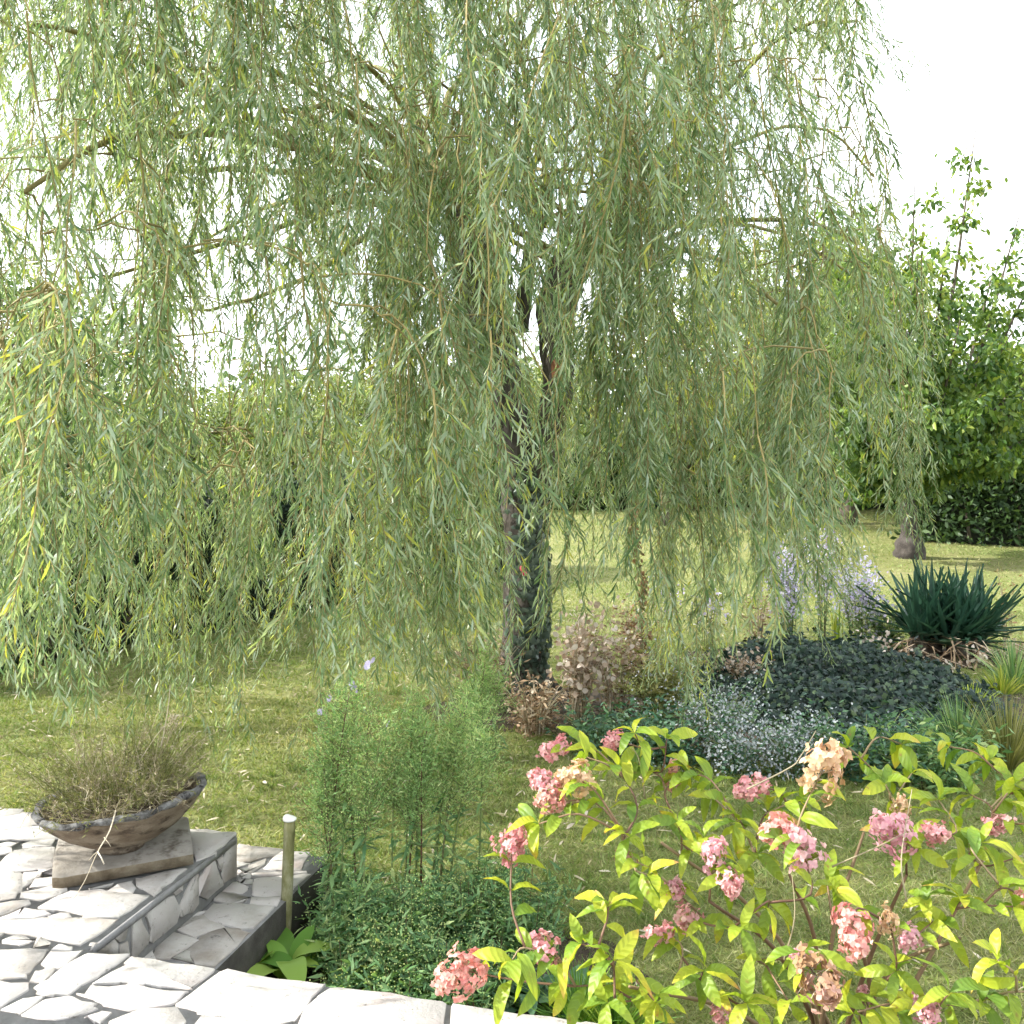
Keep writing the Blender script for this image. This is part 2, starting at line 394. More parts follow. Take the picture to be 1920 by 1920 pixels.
M['bowl'] = rockmat('old_concrete', [(.26, (.085, .055, .035)), (.45, (.19, .145, .10)), (.60, (.27, .22, .16)), (.8, (.21, .18, .145))], scale=7, bump=.9, bscale=34, stretch=(1, 1, 2.2), spots=(9, .52, .66, (.055, .038, .026)), dist=.02)
M['bowl_rim'] = rockmat('lichened_rim', [(.30, (.06, .057, .052)), (.48, (.15, .146, .138)), (.62, (.26, .257, .25)), (.8, (.36, .36, .35))], scale=26, bump=1.0, bscale=70, spots=(22, .54, .62, (.04, .036, .036)), dist=.02)
M['slab'] = rockmat('concrete_slab', [(.25, (.12, .105, .083)), (.5, (.205, .185, .155)), (.75, (.28, .26, .23))], scale=7, bump=.7, bscale=60, spots=(9, .56, .70, (.085, .068, .05)), dist=.006)
M['slab_edge'] = rockmat('slab_edge', [(.25, (.07, .05, .03)), (.5, (.17, .135, .09)), (.75, (.30, .26, .19))], scale=12, bump=.9, bscale=50, dist=.01)
M['post'] = rockmat('mossy_post', [(.30, (.09, .09, .03)), (.48, (.17, .165, .07)), (.62, (.27, .26, .155)), (.8, (.34, .335, .27))], scale=22, bump=.4, bscale=70, stretch=(1, 1, .5), spots=(30, .62, .72, (.12, .11, .05)))
M['white'] = rockmat('white_cap', [(.3, (.66, .65, .60)), (.7, (.80, .79, .75))], scale=20, bump=.1)
M['pinkband'] = leafmat('pink_band', [(0, (.75, .03, .12)), (1, (.85, .08, .2))], trans=.2)
M['fuchsia'] = leafmat('fuchsia_petal', [(0, (.60, .03, .38)), (1, (.75, .10, .52))], trans=.4, tcol=(1, 1, 1))
M['cut'] = rockmat('cut_wood', [(.3, (.15, .062, .032)), (.7, (.28, .13, .065))], scale=14, bump=.5)
M['cherry_burl'] = rockmat('burl_bark', [(.25, (.025, .02, .018)), (.5, (.065, .055, .048)), (.75, (.13, .115, .10))], scale=7, bump=1.0, bscale=22, dist=.04)

# lawn: mown grass and dry thatch, patchy
def lawnmat():
    m, t = newmat('lawn')
    c = t.nodes.new('ShaderNodeTexCoord')
    n1 = N_(t, 'ShaderNodeTexNoise', Scale=.55, Detail=4, Roughness=.6); t.links.new(c.outputs['Object'], n1.inputs['Vector'])
    n2 = N_(t, 'ShaderNodeTexNoise', Scale=7, Detail=6, Roughness=.7); t.links.new(c.outputs['Object'], n2.inputs['Vector'])
    n3 = N_(t, 'ShaderNodeTexNoise', Scale=70, Detail=4, Roughness=.7); t.links.new(c.outputs['Object'], n3.inputs['Vector'])
    a = N_(t, 'ShaderNodeMath', operation='MULTIPLY_ADD'); a.inputs[1].default_value = .45
    t.links.new(n2.outputs['Fac'], a.inputs[0])
    b = N_(t, 'ShaderNodeMath', operation='MULTIPLY'); b.inputs[1].default_value = .55
    t.links.new(n1.outputs['Fac'], b.inputs[0]); t.links.new(b.outputs[0], a.inputs[2])
    r = ramp(t, [(.30, (.10, .14, .038)), (.42, (.165, .195, .066)), (.53, (.235, .245, .10)), (.68, (.32, .30, .165))], a.outputs[0])
    r3 = ramp(t, [(.3, (.55, .55, .5)), (.7, (1.25, 1.2, 1.15))], n3.outputs['Fac'])
    mu = t.nodes.new('ShaderNodeMix'); mu.data_type = 'RGBA'; mu.blend_type = 'MULTIPLY'; mu.inputs['Factor'].default_value = 1
    t.links.new(r.outputs['Color'], mu.inputs['A']); t.links.new(r3.outputs['Color'], mu.inputs['B'])
    p = N_(t, 'ShaderNodeBsdfPrincipled', Roughness=.9); p.inputs['Specular IOR Level'].default_value = .1
    t.links.new(mu.outputs['Result'], p.inputs['Base Color'])
    bp = N_(t, 'ShaderNodeBump', Strength=.8, Distance=.03); t.links.new(n3.outputs['Fac'], bp.inputs['Height']); t.links.new(bp.outputs['Normal'], p.inputs['Normal'])
    o = t.nodes.new('ShaderNodeOutputMaterial'); t.links.new(p.outputs['BSDF'], o.inputs['Surface'])
    return m
M['lawn'] = lawnmat()

# ------------------------------------------------------------------ ground
mb = MB()
gx = np.concatenate([[-300, -120, -50], np.linspace(-22, 22, 60), [50, 120, 300]])
gy = np.concatenate([[-60, -20], np.linspace(-4, 34, 60), [60, 140, 400]])
GX, GY = np.meshgrid(gx, gy)
def lawn_z(x, y):
    return .025 * np.sin(x * .9 + 1) * np.sin(y * .7) * np.clip((np.asarray(y) - 5) / 3, 0, 1)
V = np.stack([GX, GY, lawn_z(GX, GY)], -1).reshape(-1, 3)
nx = len(gx)
i, j = np.meshgrid(np.arange(len(gy) - 1), np.arange(nx - 1), indexing='ij')
q = np.stack([i * nx + j, i * nx + j + 1, (i + 1) * nx + j + 1, (i + 1) * nx + j], -1).reshape(-1, 4)
mb.add(V, [q])
tag(mb.build('lawn', M['lawn'], smooth=True), 'mown lawn with dry yellow thatch', kind='structure')

# ------------------------------------------------------------------ terrace and step (own axes: u along the platform side, v across)
U2 = np.array((0.2478, 0.9688)); V2 = np.array((0.9688, -0.2478))
ZT, ZS = 0.36, 0.19
def uv2(u, v, z): 
    p = U2 * u + V2 * v
    return np.array((p[0], p[1], z))
VR = -1.949                    # the platform's side face
UF = float(np.dot((-1.04, 3.79), U2))      # platform end
UE = float(np.dot((0.19, 2.59), U2))       # terrace edge
VTO = -1.69                    # tread's outer edge
UTO = 3.69
def prism(mb, poly, z0, z1, m=0):
    n = len(poly)
    V = [(p[0], p[1], z0) for p in poly] + [(p[0], p[1], z1) for p in poly]
    mb.add(V, [[list(range(n, 2 * n))], [list(range(n))[::-1]], [(k, (k + 1) % n, n + (k + 1) % n, n + k) for k in range(n)]], m)
def w2(u, v): return U2 * u + V2 * v
MT = .0035                      # mortar sits this far below the stones
terr = MB()
outline = [w2(-1.5, -7), w2(-1.5, 6.5), w2(UE, 6.5), w2(UE, VR), w2(UF, VR), w2(UF, -7)]
prism(terr, outline[::-1] if False else outline, -.05, ZT - MT)
terrace = terr.build('terrace', M['mortar'])
tag(terrace, 'pale crazy paved terrace with grey mortar joints', kind='structure')
stp = MB()
so = [w2(UE + .003, VR + .003), w2(UE + .003, VTO), w2(UTO, VTO), w2(UTO, -6.9), w2(UF + .003, -6.9), w2(UF + .003, VR + .003)]
prism(stp, so, -.06, ZS - MT)
stp.p = [(p, 0) for p, _ in stp.p]
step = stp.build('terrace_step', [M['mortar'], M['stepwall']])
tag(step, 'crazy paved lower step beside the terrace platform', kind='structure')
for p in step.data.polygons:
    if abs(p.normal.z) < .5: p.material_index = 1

def chaikin(P):
    P = np.asarray(P, float); Q = np.roll(P, -1, 0)
    return np.stack([P * .965 + Q * .035, P * .035 + Q * .965], 1).reshape(-1, P.shape[1])
def stone(name, P3, nrm_, parent, h=MT + .0015, jit=.0045):
    """P3: polygon corners on the mortar plane, nrm_: outward"""
    P = np.asarray(P3, float); P = P + nrm(P - P.mean(0)) * .006; P = chaikin(P); nrm_ = np.asarray(nrm_, float)
    Q = np.roll(P, -1, 0); mid = (P + Q) / 2
    # extra points on long edges for a broken outline
    pts = []
    for a, b in zip(P, Q):
        pts.append(a)
        L = np.linalg.norm(b - a); k = min(3, int(L / .07))
        for s in range(1, k + 1): pts.append(a + (b - a) * s / (k + 1))
    P = np.array(pts); n = len(P)
    J = rng.normal(size=(n, 3)) * jit; J -= (J @ nrm_)[:, None] * nrm_
    P = P + J
    c = P.mean(0)
    d = nrm(c - P)
    hh = h + rng.uniform(-.0008, .0012)
    tilt = rng.normal(size=3) * .003; 
    B0 = P - nrm_ * .012
    B1 = P + nrm_ * (hh - .0016)
    B2 = P + d * .0016 + nrm_ * hh
    V = np.vstack([B0, B1, B2]) - c
    k = np.arange(n); k2 = (k + 1) % n
    # orientation
    area = np.sum(np.cross(P - c, np.roll(P, -1, 0) - c) @ nrm_)
    f = [np.stack([k, k2, n + k2, n + k], -1), np.stack([n + k, n + k2, 2 * n + k2, 2 * n + k], -1)]
    top = [list(range(2 * n, 3 * n))]
    if area < 0:
        f = [a[:, ::-1] for a in f]; top = [top[0][::-1]]
    mb = MB(); mb.add(V, f + [top])
    return link(name, mb.mesh(name, M['stone']), parent, None, c)

A_ = lambda pts: [(x / 4.5706, 1500 + y / 4.5706) for x, y in pts]
B_ = lambda pts: [(300 + x / 5.053, 1540 + y / 5.053) for x, y in pts]
top_stones = [A_(s) for s in [
 [(-60,70),(190,95),(165,122),(-60,158)], [(-60,175),(180,132),(240,115),(330,215),(85,253),(-60,272)],
 [(-60,285),(90,264),(350,232),(520,300),(520,330),(170,360),(80,345),(-60,352)], [(10,385),(75,367),(150,372),(70,410),(15,402)],
 [(-60,418),(75,425),(85,458),(-60,478)], [(210,385),(280,364),(450,352),(450,400),(215,405)],
 [(-60,590),(0,545),(120,432),(460,412),(470,573),(250,606),(-60,640)], [(-60,655),(185,632),(160,800),(120,842),(-60,872)],
 [(205,642),(350,622),(340,660),(240,713),(210,698)], [(345,602),(480,590),(480,645),(365,632)], [(330,690),(500,670),(500,738),(250,763)],
 [(200,800),(440,748),(560,755),(545,790),(480,830),(350,858),(190,853)], [(-60,915),(110,882),(240,868),(255,895),(220,918),(-60,1020)],
 [(-20,1035),(200,942),(360,960),(410,990),(280,1018)], [(445,1005),(500,985),(575,990),(575,1020),(550,1028),(445,1015)],
 [(315,935),(600,787),(800,792),(1280,832),(1010,1014),(720,998),(480,958)], [(-60,1050),(400,1032),(700,1022),(1000,1037),(690,1243),(560,1228),(-60,1120)],
 [(790,765),(980,720),(920,775),(880,780)], [(940,790),(1010,740),(1130,712),(1150,760),(1140,803)], [(1180,690),(1590,595),(1372,772),(1300,820),(1230,760),(1180,740)],
 [(20,1225),(130,1167),(290,1210),(150,1248)], [(310,1205),(350,1197),(430,1235),(400,1263),(280,1273)], [(-60,1140),(50,1145),(-60,1230)],
 [(-60,1300),(390,1307),(350,1370),(250,1480),(215,1522),(-60,1550)], [(470,1290),(520,1252),(600,1270),(575,1303)],
 [(370,1415),(440,1312),(660,1317),(580,1408),(520,1442),(400,1438)], [(270,1560),(320,1482),(420,1452),(455,1470),(400,1518),(340,1578)],
 [(315,1620),(400,1562),(740,1332),(1105,1340),(830,1520),(590,1667),(480,1670),(350,1648)], [(-60,1572),(240,1582),(215,1638),(-60,1830)],
 [(20,1815),(200,1722),(350,1697),(180,1833)], [(215,1850),(380,1727),(610,1707),(700,1747),(790,1772),(780,1803),(640,1863),(500,1868)],
 [(740,1870),(860,1832),(950,1842),(880,1913),(800,1913)]]]
top_stones += [[(151,1870),(175,1853),(240,1850),(273,1858),(348,1861),(319,1887),(245,1894),(197,1883),(181,1877)],
 [(180,1847),(241,1808),(250,1798),(402,1821),(355,1856),(295,1855),(269,1847),(230,1844)],
 [(417,1825),(610,1850),(583,1869),(562,1896),(547,1917),(500,1922),(376,1898),(330,1887)],
 [(625,1854),(837,1881),(812,2040),(540,2000),(562,1922),(572,1896),(594,1872)], [(850,1885),(1098,1921.5),(1300,1949),(1290,2060),(826,2060)],
 [(206,1916),(262,1897),(330,1894),(348,1914),(340,1935),(206,1935)], [(365,1926),(385,1908),(450,1913),(540,1936),(362,1936)], 
 B_([(180,72),(712,124),(520,300),(345,378),(325,300)])]
for s in top_stones:
    stone('paving_stone', [gnd(x, y, ZT - MT) for x, y in s], (0, 0, 1), terrace)
tread = [B_(s) for s in [
 [(727,228),(1160,272),(1090,333),(960,348),(860,388),(790,393),(729,368)], [(735,385),(820,410),(735,445)], [(800,495),(860,420),(990,372),(975,420),(890,485)],
 [(990,450),(1040,392),(1150,292),(1415,302),(1335,468),(1150,473)], [(740,462),(830,464),(790,489),(735,493)], [(890,502),(1390,490),(1380,506),(890,538)],
 [(765,512),(860,503),(850,538),(780,538)], [(760,562),(800,552),(885,562),(880,600),(765,608)], [(600,670),(660,587),(710,592),(820,635),(830,650),(770,683)],
 [(525,740),(570,692),(710,692),(840,735),(790,768),(650,778),(530,755)], [(880,690),(905,557),(1000,542),(1385,514),(1250,646),(1140,716),(900,710)],
 [(872,790),(890,732),(1138,724),(1090,806)], [(420,880),(520,792),(1065,827),(885,1006),(760,1022),(620,983),(490,948)], [(160,1045),(250,942),(400,907),(608,1005),(370,1098)],
 [(270,930),(350,862),(430,857),(420,880),(350,903)], [(-40,1160),(90,1062),(348,1140),(340,1150),(110,1308),(-40,1300)], [(265,1230),(390,1102),(600,1022),(740,1037),(815,1077),(505,1385),(340,1365),(300,1310)],
 [(-260,1330),(-60,1180),(-60,1330)], [(130,1312),(260,1240),(330,1362)]]]
for s in tread:
    stone('paving_stone', [gnd(x, y, ZS - MT) for x, y in s], (0, 0, 1), step)
n3 = np.array((V2[0], V2[1], 0)); p0 = uv2(0, VR, 0)
def onplane(px, py):
    d = np.array(((px - 960) / F, 1, -(py - HZ) / F)); o = np.array((0, 0, EYE))
    t = np.dot(p0 - o, n3) / np.dot(d, n3)
    return o + d * t
riser = [A_([(755,1312),(800,1240),(940,1182),(1000,1215),(995,1312)]), A_([(970,1165),(1095,1057),(1050,1180),(1010,1203)]), A_([(1030,1316),(1030,1240),(1070,1237),(1106,1316)]),
 A_([(1130,1330),(1130,1022),(1190,992),(1210,1080),(1265,1180),(1250,1220),(1160,1340)]), A_([(1250,1000),(1300,902),(1480,842),(1530,930),(1500,1040),(1310,1213),(1282,1190),(1282,1090)]),
 B_([(120,670),(150,617),(205,602),(200,660),(150,693)]), B_([(192,880),(192,780),(227,690),(292,557),(350,502),(353,780),(300,838)]),
 B_([(362,700),(362,545),(420,472),(440,395),(500,375),(568,560),(585,605),(450,715)]), B_([(530,370),(588,337),(588,430),(575,478)]), B_([(602,380),(640,245),(714,165),(716,515),(602,570),(582,480)])]
for s in riser:
    stone('facing_stone', [onplane(x, y) for x, y in s], n3, terrace, h=.005, jit=.003)
# thin cement lip along the platform's side
lip = MB(); 
for a, b in [(UE + .02, UF - .01)]:
    c = uv2((a + b) / 2, VR + .004, ZT - MT - .012)
    lip.box(c, (.012, b - a, .022), rz=math.atan2(U2[1], U2[0]) - math.pi / 2)
lip.build('cement_lip', M['mortar'], terrace)
# the paving goes on beyond the frame (random flags)
def clip(poly, p, n):
    out = []
    for a, b in zip(poly, poly[1:] + poly[:1]):
        da, db = np.dot(a - p, n), np.dot(b - p, n)
        if da <= 0: out.append(a)
        if da * db < 0: out.append(a + (b - a) * da / (da - db))
    return out
def flags(u0, u1, v0, v1, pitch, z, parent, keep):
    us = np.arange(u0, u1, pitch); vsx = np.arange(v0, v1, pitch)
    S = np.array([w2(a + random.uniform(-.4, .4) * pitch, b + random.uniform(-.4, .4) * pitch) for a in us for b in vsx])
    for s in S:
        if not keep(s): continue
        poly = [s + np.array(d) * pitch * 1.1 for d in ((-1, -1), (1, -1), (1, 1), (-1, 1))]
        for o2 in S:
            d = o2 - s; L = np.linalg.norm(d)
            if 0 < L < pitch * 3: poly = clip(poly, s + d / 2 - d / L * .008, d / L)
            if len(poly) < 3: break
        for pp, nn in ((w2(u0 + .0, 0), -U2), (w2(u1, 0), U2), (w2(0, v0), -V2), (w2(0, v1), V2)):
            if len(poly) >= 3: poly = clip(poly, pp, nn)
        if len(poly) >= 3:
            pl = np.array(poly)
            pl = pl[np.linalg.norm(pl - np.roll(pl, 1, 0), axis=1) > .012] 
            if len(pl) >= 3: stone('paving_stone', [np.array((p[0], p[1], z - MT)) for p in pl], (0, 0, 1), parent)
def offframe(s):
    if s[1] < .3: return True
    x, y = to_px(np.array((s[0], s[1], ZT)))
    return x < -35 or y > 2190
flags(.9, UE - .02, -4.2, 2.4, .30, ZT, terrace, offframe)
flags(UE + .02, UF - .02, -4.2, VR - .05, .28, ZT, terrace, lambda s: to_px(np.array((s[0], s[1], ZT)))[0] < -40)
print('terrace done')

# ------------------------------------------------------------------ concrete slab, bowl and its dry plants
sl = MB()
nl, nr = np.array((-1.513, 3.354)), np.array((-1.10, 3.517))
ex = nrm(nr - nl); ey = np.array((-ex[1], ex[0]))
slab_c = nl + ex * .205 + ey * .165
th = math.atan2(ex[1], ex[0])
outl = [(-.225, -.16), (-.195, -.175), (.225, -.17), (.23, .16), (.21, .172), (-.22, .17), (-.23, .0)]
n = len(outl)
Vb = [(x, y, .0) for x, y in outl] + [(x, y, .036) for x, y in outl] + [(x * .965, y * .96, .044) for x, y in outl]
k = np.arange(n); k2 = (k + 1) % n
sl.add(Vb, [[list(range(n))[::-1]], np.stack([k, k2, n + k2, n + k], -1)], 1)
sl.add(Vb, [np.stack([n + k, n + k2, 2 * n + k2, 2 * n + k], -1), [list(range(2 * n, 3 * n))]], 0)
slab = sl.build('concrete_slab', [M['slab'], M['slab_edge']])
slab.location = (slab_c[0], slab_c[1], ZT + .009)
slab.rotation_euler = (math.radians(1.0), math.radians(-1.6), th)
tag(slab, 'worn rough concrete slab lying askew under the planter bowl', 'slab')

BC = np.array((-1.385, 3.555, ZT + .056))
bowl = empty('planter_bowl', BC); bowl.scale = (.94, .94, .98)
tag(bowl, 'weathered shallow concrete bowl planter with lichened rim on slab', 'planter')
prof = [(0.0, 0.0), (.085, 0.0), (.092, .012), (.088, .024), (.15, .045), (.215, .085), (.268, .135), (.300, .178)]
inner = [(.268, .178), (.235, .128), (.12, .075), (0, .07)]
seg = 56
def lathe(mb, prof, m, disp):
    V = []; 
    for r, z in prof:
        for s in range(seg):
            a = 2 * math.pi * s / seg
            V.append(disp(r * math.cos(a), r * math.sin(a), z, a))
    q = [(i * seg + s, i * seg + (s + 1) % seg, (i + 1) * seg + (s + 1) % seg, (i + 1) * seg + s) for i in range(len(prof) - 1) for s in range(seg)]
    mb.add(V, [q], m)
nz = rng.normal(size=seg); nz = (nz + np.roll(nz, 1) + np.roll(nz, 2)) / 3
def bdisp(x, y, z, a):
    s = int(round(a / (2 * math.pi) * seg)) % seg
    f = max(0, (z - .03) / .15)
    # rim lifts towards the right and is broken away at the back right
    zz = z + x * .105 * f + nz[s] * .006 * f
    dz = math.exp(-((a - math.radians(58)) / .30) ** 2)
    zz -= .05 * dz * f
    k = 1 + nz[s] * .012 * f + .045 * f * math.exp(-((math.atan2(math.sin(a), math.cos(a))) / .35) ** 2)
    return (x * k, y * k * .96, zz)
mb = MB(); lathe(mb, prof, 0, bdisp); mb.build('bowl_body', M['bowl'], bowl, smooth=True)
mb = MB(); lathe(mb, [(.297, .172), (.304, .178), (.305, .187), (.298, .193), (.284, .193), (.275, .186), (.268, .172)], 0,
                 lambda x, y, z, a: tuple(np.array(bdisp(x, y, z, a)) + rng.normal(size=3) * .0028))
mb.build('rim', M['bowl_rim'], bowl, smooth=True)
mb = MB(); lathe(mb, inner, 0, bdisp); mb.build('inner_wall', M['bowl'], bowl, smooth=True)
mb = MB(); lathe(mb, [(.262, .158), (.2, .162), (.1, .172), (.001, .176)], 0, lambda x, y, z, a: tuple(np.array(bdisp(x, y, z, a)) + rng.normal(size=3) * .003))
mb.build('soil', M['soil'], bowl, smooth=True)

dry = empty('dry_planter_plant', BC + np.array((0, 0, .17)))
tag(dry, 'tangle of dried twiggy stems and straw growing in the concrete bowl', 'plant')
st, lf = MB(), MB()
for i in range(330):
    a = rng.random() * 2 * math.pi; r = .24 * math.sqrt(rng.random())
    b = np.array((r * math.cos(a) * .9, r * math.sin(a) * .9, .01 + r * math.cos(a) * .10))
    out = np.array((math.cos(a), math.sin(a), 0)) * rng.uniform(.2, 1.1) * (r / .24 + .25) + rng.normal(size=3) * .28
    out[2] = rng.uniform(.45, 1.3)
    L = rng.uniform(.14, .40) * (1.15 if rng.random() < .2 else .8) * (1.25 - .5 * r / .24)
    d = nrm(out); e = b + d * L + np.array((0, 0, -.10 * L)) + rng.normal(size=3) * .02
    p = bez(b, b + d * L * .5 + np.array((0, 0, .03)), e, 5)
    mm = 0 if rng.random() < .4 else 1
    st.tube(p, np.linspace(.0013, .0006, 5), 3, mm, rng.random(), cap=False)
    for t in rng.uniform(.3, 1, rng.integers(3, 8)):
        q = b + (e - b) * t; dd = nrm(d + rng.normal(size=3) * .8)
        ll = rng.uniform(.02, .07)
        st.tube(np.array([q, q + dd * ll * .5 + (0, 0, .004), q + dd * ll]), [.0008, .0006, .0004], 3, mm, rng.random(), cap=False)
        nn = rng.integers(1, 5)
        stamp(lf, T_DIAM, q + dd * ll * rng.random((nn, 1)), nrm(dd + rng.normal(size=(nn, 3)) * .7), rdir(nn), rng.uniform(.008, .022, nn), rng.uniform(.002, .005, nn), mm)
# straw mound lying on the soil
nS = 1500
a = rng.random(nS) * 2 * math.pi; r = .25 * np.sqrt(rng.random(nS))
hp = .13 * np.exp(-((r * np.cos(a) + .02) ** 2 + (r * np.sin(a) - .02) ** 2) / .022) + .10 * np.exp(-((r * np.cos(a) - .10) ** 2 + (r * np.sin(a) - .12) ** 2) / .006)
P_ = np.stack([r * np.cos(a), r * np.sin(a), .005 + r * np.cos(a) * .14 + hp * rng.random(nS)], -1)
stamp(lf, T_TRI, P_, rdir(nS, -.3, .8), rdir(nS), rng.uniform(.03, .09, nS), rng.uniform(.0015, .0035, nS), np.array(0), None)
nS = 700
a = rng.random(nS) * 2 * math.pi; r = .17 * np.sqrt(rng.random(nS))
P_ = np.stack([r * np.cos(a), r * np.sin(a) - .02, .01 + .09 * rng.random(nS)], -1)
stamp(lf, T_TRI, P_, nrm(P_ + rdir(nS, 0, 1) * .3), rdir(nS), rng.uniform(.03, .08, nS), rng.uniform(.002, .004, nS), 1)
tag(st.build('stems', [M['straw'], M['olive']], dry), kind='stuff')
tag(lf.build('foliage', [M['straw'], M['olive']], dry), kind='stuff')
# long pale stalk hanging over the front
mb = MB()
pts = [at(217, 1520, 3.28), at(205, 1560, 3.22), at(183, 1597, 3.15), at(160, 1650, 3.15), at(135, 1690, 3.16)]
mb.tube(smooth_path(np.array(pts) - np.array(dry.location), 10), np.linspace(.0026, .001, 10), 5, 0, .9)
mb.tube(np.array([at(183, 1597, 3.15), at(190, 1608, 3.13), at(195, 1620, 3.12)]) - np.array(dry.location), [.0024, .0024, .0022], 5, 0, .95)
mb.tube(np.array([at(195, 1570, 3.2), at(203, 1580, 3.19), at(208, 1588, 3.18)]) - np.array(dry.location), [.0016, .0012, .0008], 4, 0, .8)
mb.tube(np.array([at(183, 1597, 3.15), at(175, 1603, 3.15), at(166, 1614, 3.15)]) - np.array(dry.location), [.0014, .0012, .0007], 4, 0, .8)
mb.build('trailing_stalk', M['straw'], dry)
mb = MB()
pts = [at(302, 1400, 3.6), at(308, 1370, 3.6), at(316, 1320, 3.6), at(319, 1285, 3.6)]
mb.tube(smooth_path(np.array(pts) - np.array(dry.location), 8), np.linspace(.0028, .0012, 8), 5, 0, .95)
mb.tube(smooth_path(np.array([at(260, 1430, 3.55), at(282, 1395, 3.58), at(305, 1365, 3.6), at(325, 1352, 3.6)]) - np.array(dry.location), 8), .0014, 4, 0, .9)
mb.build('dead_stalk', M['straw'], dry)
tip = at(322, 1352, 3.6) - np.array(dry.location)
mb = MB(); stamp(mb, T_DIAM, tip + rng.normal(size=(30, 3)) * .012, rdir(30, 0, 1), rdir(30), .022, .006, 0, rng.uniform(.6, 1, 30)); mb.build('dead_flower', M['straw'], dry)

# ------------------------------------------------------------------ marker post at the step
pb = gnd(529, 1790); pb = pb + np.array((0, .03, 0))
post = empty('marker_post', pb)
tag(post, 'slim mossy upright post with white cap beside the step', 'post')
top = at(543, 1537, pb[1] + .01) - pb
mb = MB(); mb.tube(smooth_path([(0, 0, -.05), top * .5 + np.array((.002, 0, 0)), top], 12), np.full(12, .0205) * (1 + rng.normal(size=12) * .015), 14); mb.build('shaft', M['post'], post, smooth=True)
mb = MB()
mb.tube(np.array([top - (0, 0, .001), top + (0, 0, .004), top + (0, 0, .008), top + (.001, 0, .010)]), [.0235, .025, .024, .019], 16); mb.build('cap', M['white'], post, smooth=True)

# ------------------------------------------------------------------ weeping willow
TB = np.array((0.075, 7.15, 0.0))
willow = empty('weeping_willow', TB)
tag(willow, 'large weeping willow with hanging silvery strands and ivy on its trunk', 'tree')
def wl(px, py, Y): return at(px, py, Y) - TB
tr = MB()
trunk = smooth_path([wl(972, 1330, 7.15), wl(975, 1290, 7.15), wl(982, 1180, 7.15), wl(984, 1050, 7.15), wl(978, 930, 7.16), wl(962, 830, 7.17), wl(942, 750, 7.18), wl(922, 650, 7.2), wl(905, 540, 7.2), wl(893, 440, 7.2), wl(890, 395, 7.2)], 40)
tz = np.linspace(0, 1, 40)
rad = np.interp(tz, [0, .06, .15, .35, .5, .65, .82, .92, 1], [.21, .18, .155, .14, .145, .165, .195, .235, .14])
tr.tube(trunk, rad, 22, 0, wob=.06)
rst = smooth_path([wl(990, 960, 7.15), wl(1015, 860, 7.12), wl(1040, 760, 7.1), wl(1047, 690, 7.08), wl(1040, 600, 7.06), wl(1060, 520, 7.05), wl(1082, 470, 7.05)], 26)
tr.tube(rst, np.interp(np.linspace(0, 1, 26), [0, .3, .6, .8, .95, 1], [.10, .10, .115, .145, .13, .05]), 18, 0, wob=.07)
lst = smooth_path([wl(975, 620, 7.3), wl(985, 540, 7.35), wl(995, 470, 7.4), wl(1010, 420, 7.4)], 14)
tr.tube(lst, np.linspace(.06, .05, 14), 10, 0, wob=.05)
tr.build('trunk', M['willow_bark'], willow, smooth=True)
# root flare
mb = MB()
for a in (0.3, 1.5, 2.6, 3.7, 4.6, 5.6):
    d = np.array((math.cos(a), math.sin(a), 0))
    mb.tube(np.array([(0, 0, .30) + d * .08, (0, 0, .12) + d * .14, (0, 0, .02) + d * .22, (0, 0, -.04) + d * .34]) , [.07, .065, .05, .025], 8, 0, wob=.08)
mb.build('root_flare', M['willow_bark'], willow, smooth=True)
mb = MB(); c = wl(1047, 700, 6.98)
a = np.linspace(0, 2 * math.pi, 16, endpoint=False)
rr = 1 + rng.normal(size=16) * .12
mb.add(np.vstack([[c + (0, -.012, 0)], np.stack([c[0] + .055 * np.cos(a) * rr, np.full(16, c[1]), c[2] + .13 * np.sin(a) * rr], -1), np.stack([c[0] + .07 * np.cos(a) * rr, np.full(16, c[1] + .08), c[2] + .16 * np.sin(a) * rr], -1)]),
       [[(0, 1 + i, 1 + (i + 1) % 16) for i in range(16)], [(1 + i, 17 + i, 17 + (i + 1) % 16, 1 + (i + 1) % 16) for i in range(16)]])
mb.build('torn_wood', M['cut'], willow)
# ivy climbing the trunk
mb = MB()
zs = rng.uniform(.05, 1.75, 1500)
ip = np.stack([np.interp(zs, trunk[:, 2], trunk[:, 0]), np.interp(zs, trunk[:, 2], trunk[:, 1])], -1)
ir = np.interp(zs, trunk[:, 2], rad)
an = rng.normal(-.85, .75, 1500)
keep = (rng.random(1500) < np.clip(1.9 - zs * .9, .1, 1))
zs, ip, ir, an = zs[keep], ip[keep], ir[keep], an[keep]
nd = np.stack([np.cos(an), np.sin(an), np.zeros(len(an))], -1)
P_ = np.stack([ip[:, 0], ip[:, 1], zs], -1) + nd * (ir + rng.uniform(0, .05, len(an)))[:, None]
stamp(mb, T_IVY, P_, nrm(np.stack([-nd[:, 1], nd[:, 0], np.zeros(len(an))], -1) * rng.normal(size=(len(an), 1)) * .6 + np.array((0, 0, -1))), nd + rng.normal(size=nd.shape) * .35, rng.uniform(.025, .06, len(an)), rng.uniform(.03, .065, len(an)))
tag(mb.build('ivy', M['ivy_pale'], willow), kind='stuff')
for _ in range(1):
    mb = MB()
    c = wl(981, 1071, 6.93)
    mb.tube(smooth_path([c + (-.018, 0, .035), c + (-.004, -.012, .012), c + (.004, -.012, -.008), c + (.016, 0, -.03)], 8), [.005, .014, .018, .013, .014, .019, .014, .004], 7)
    mb.build('pink_ribbon_knot', M['pinkband'], willow)

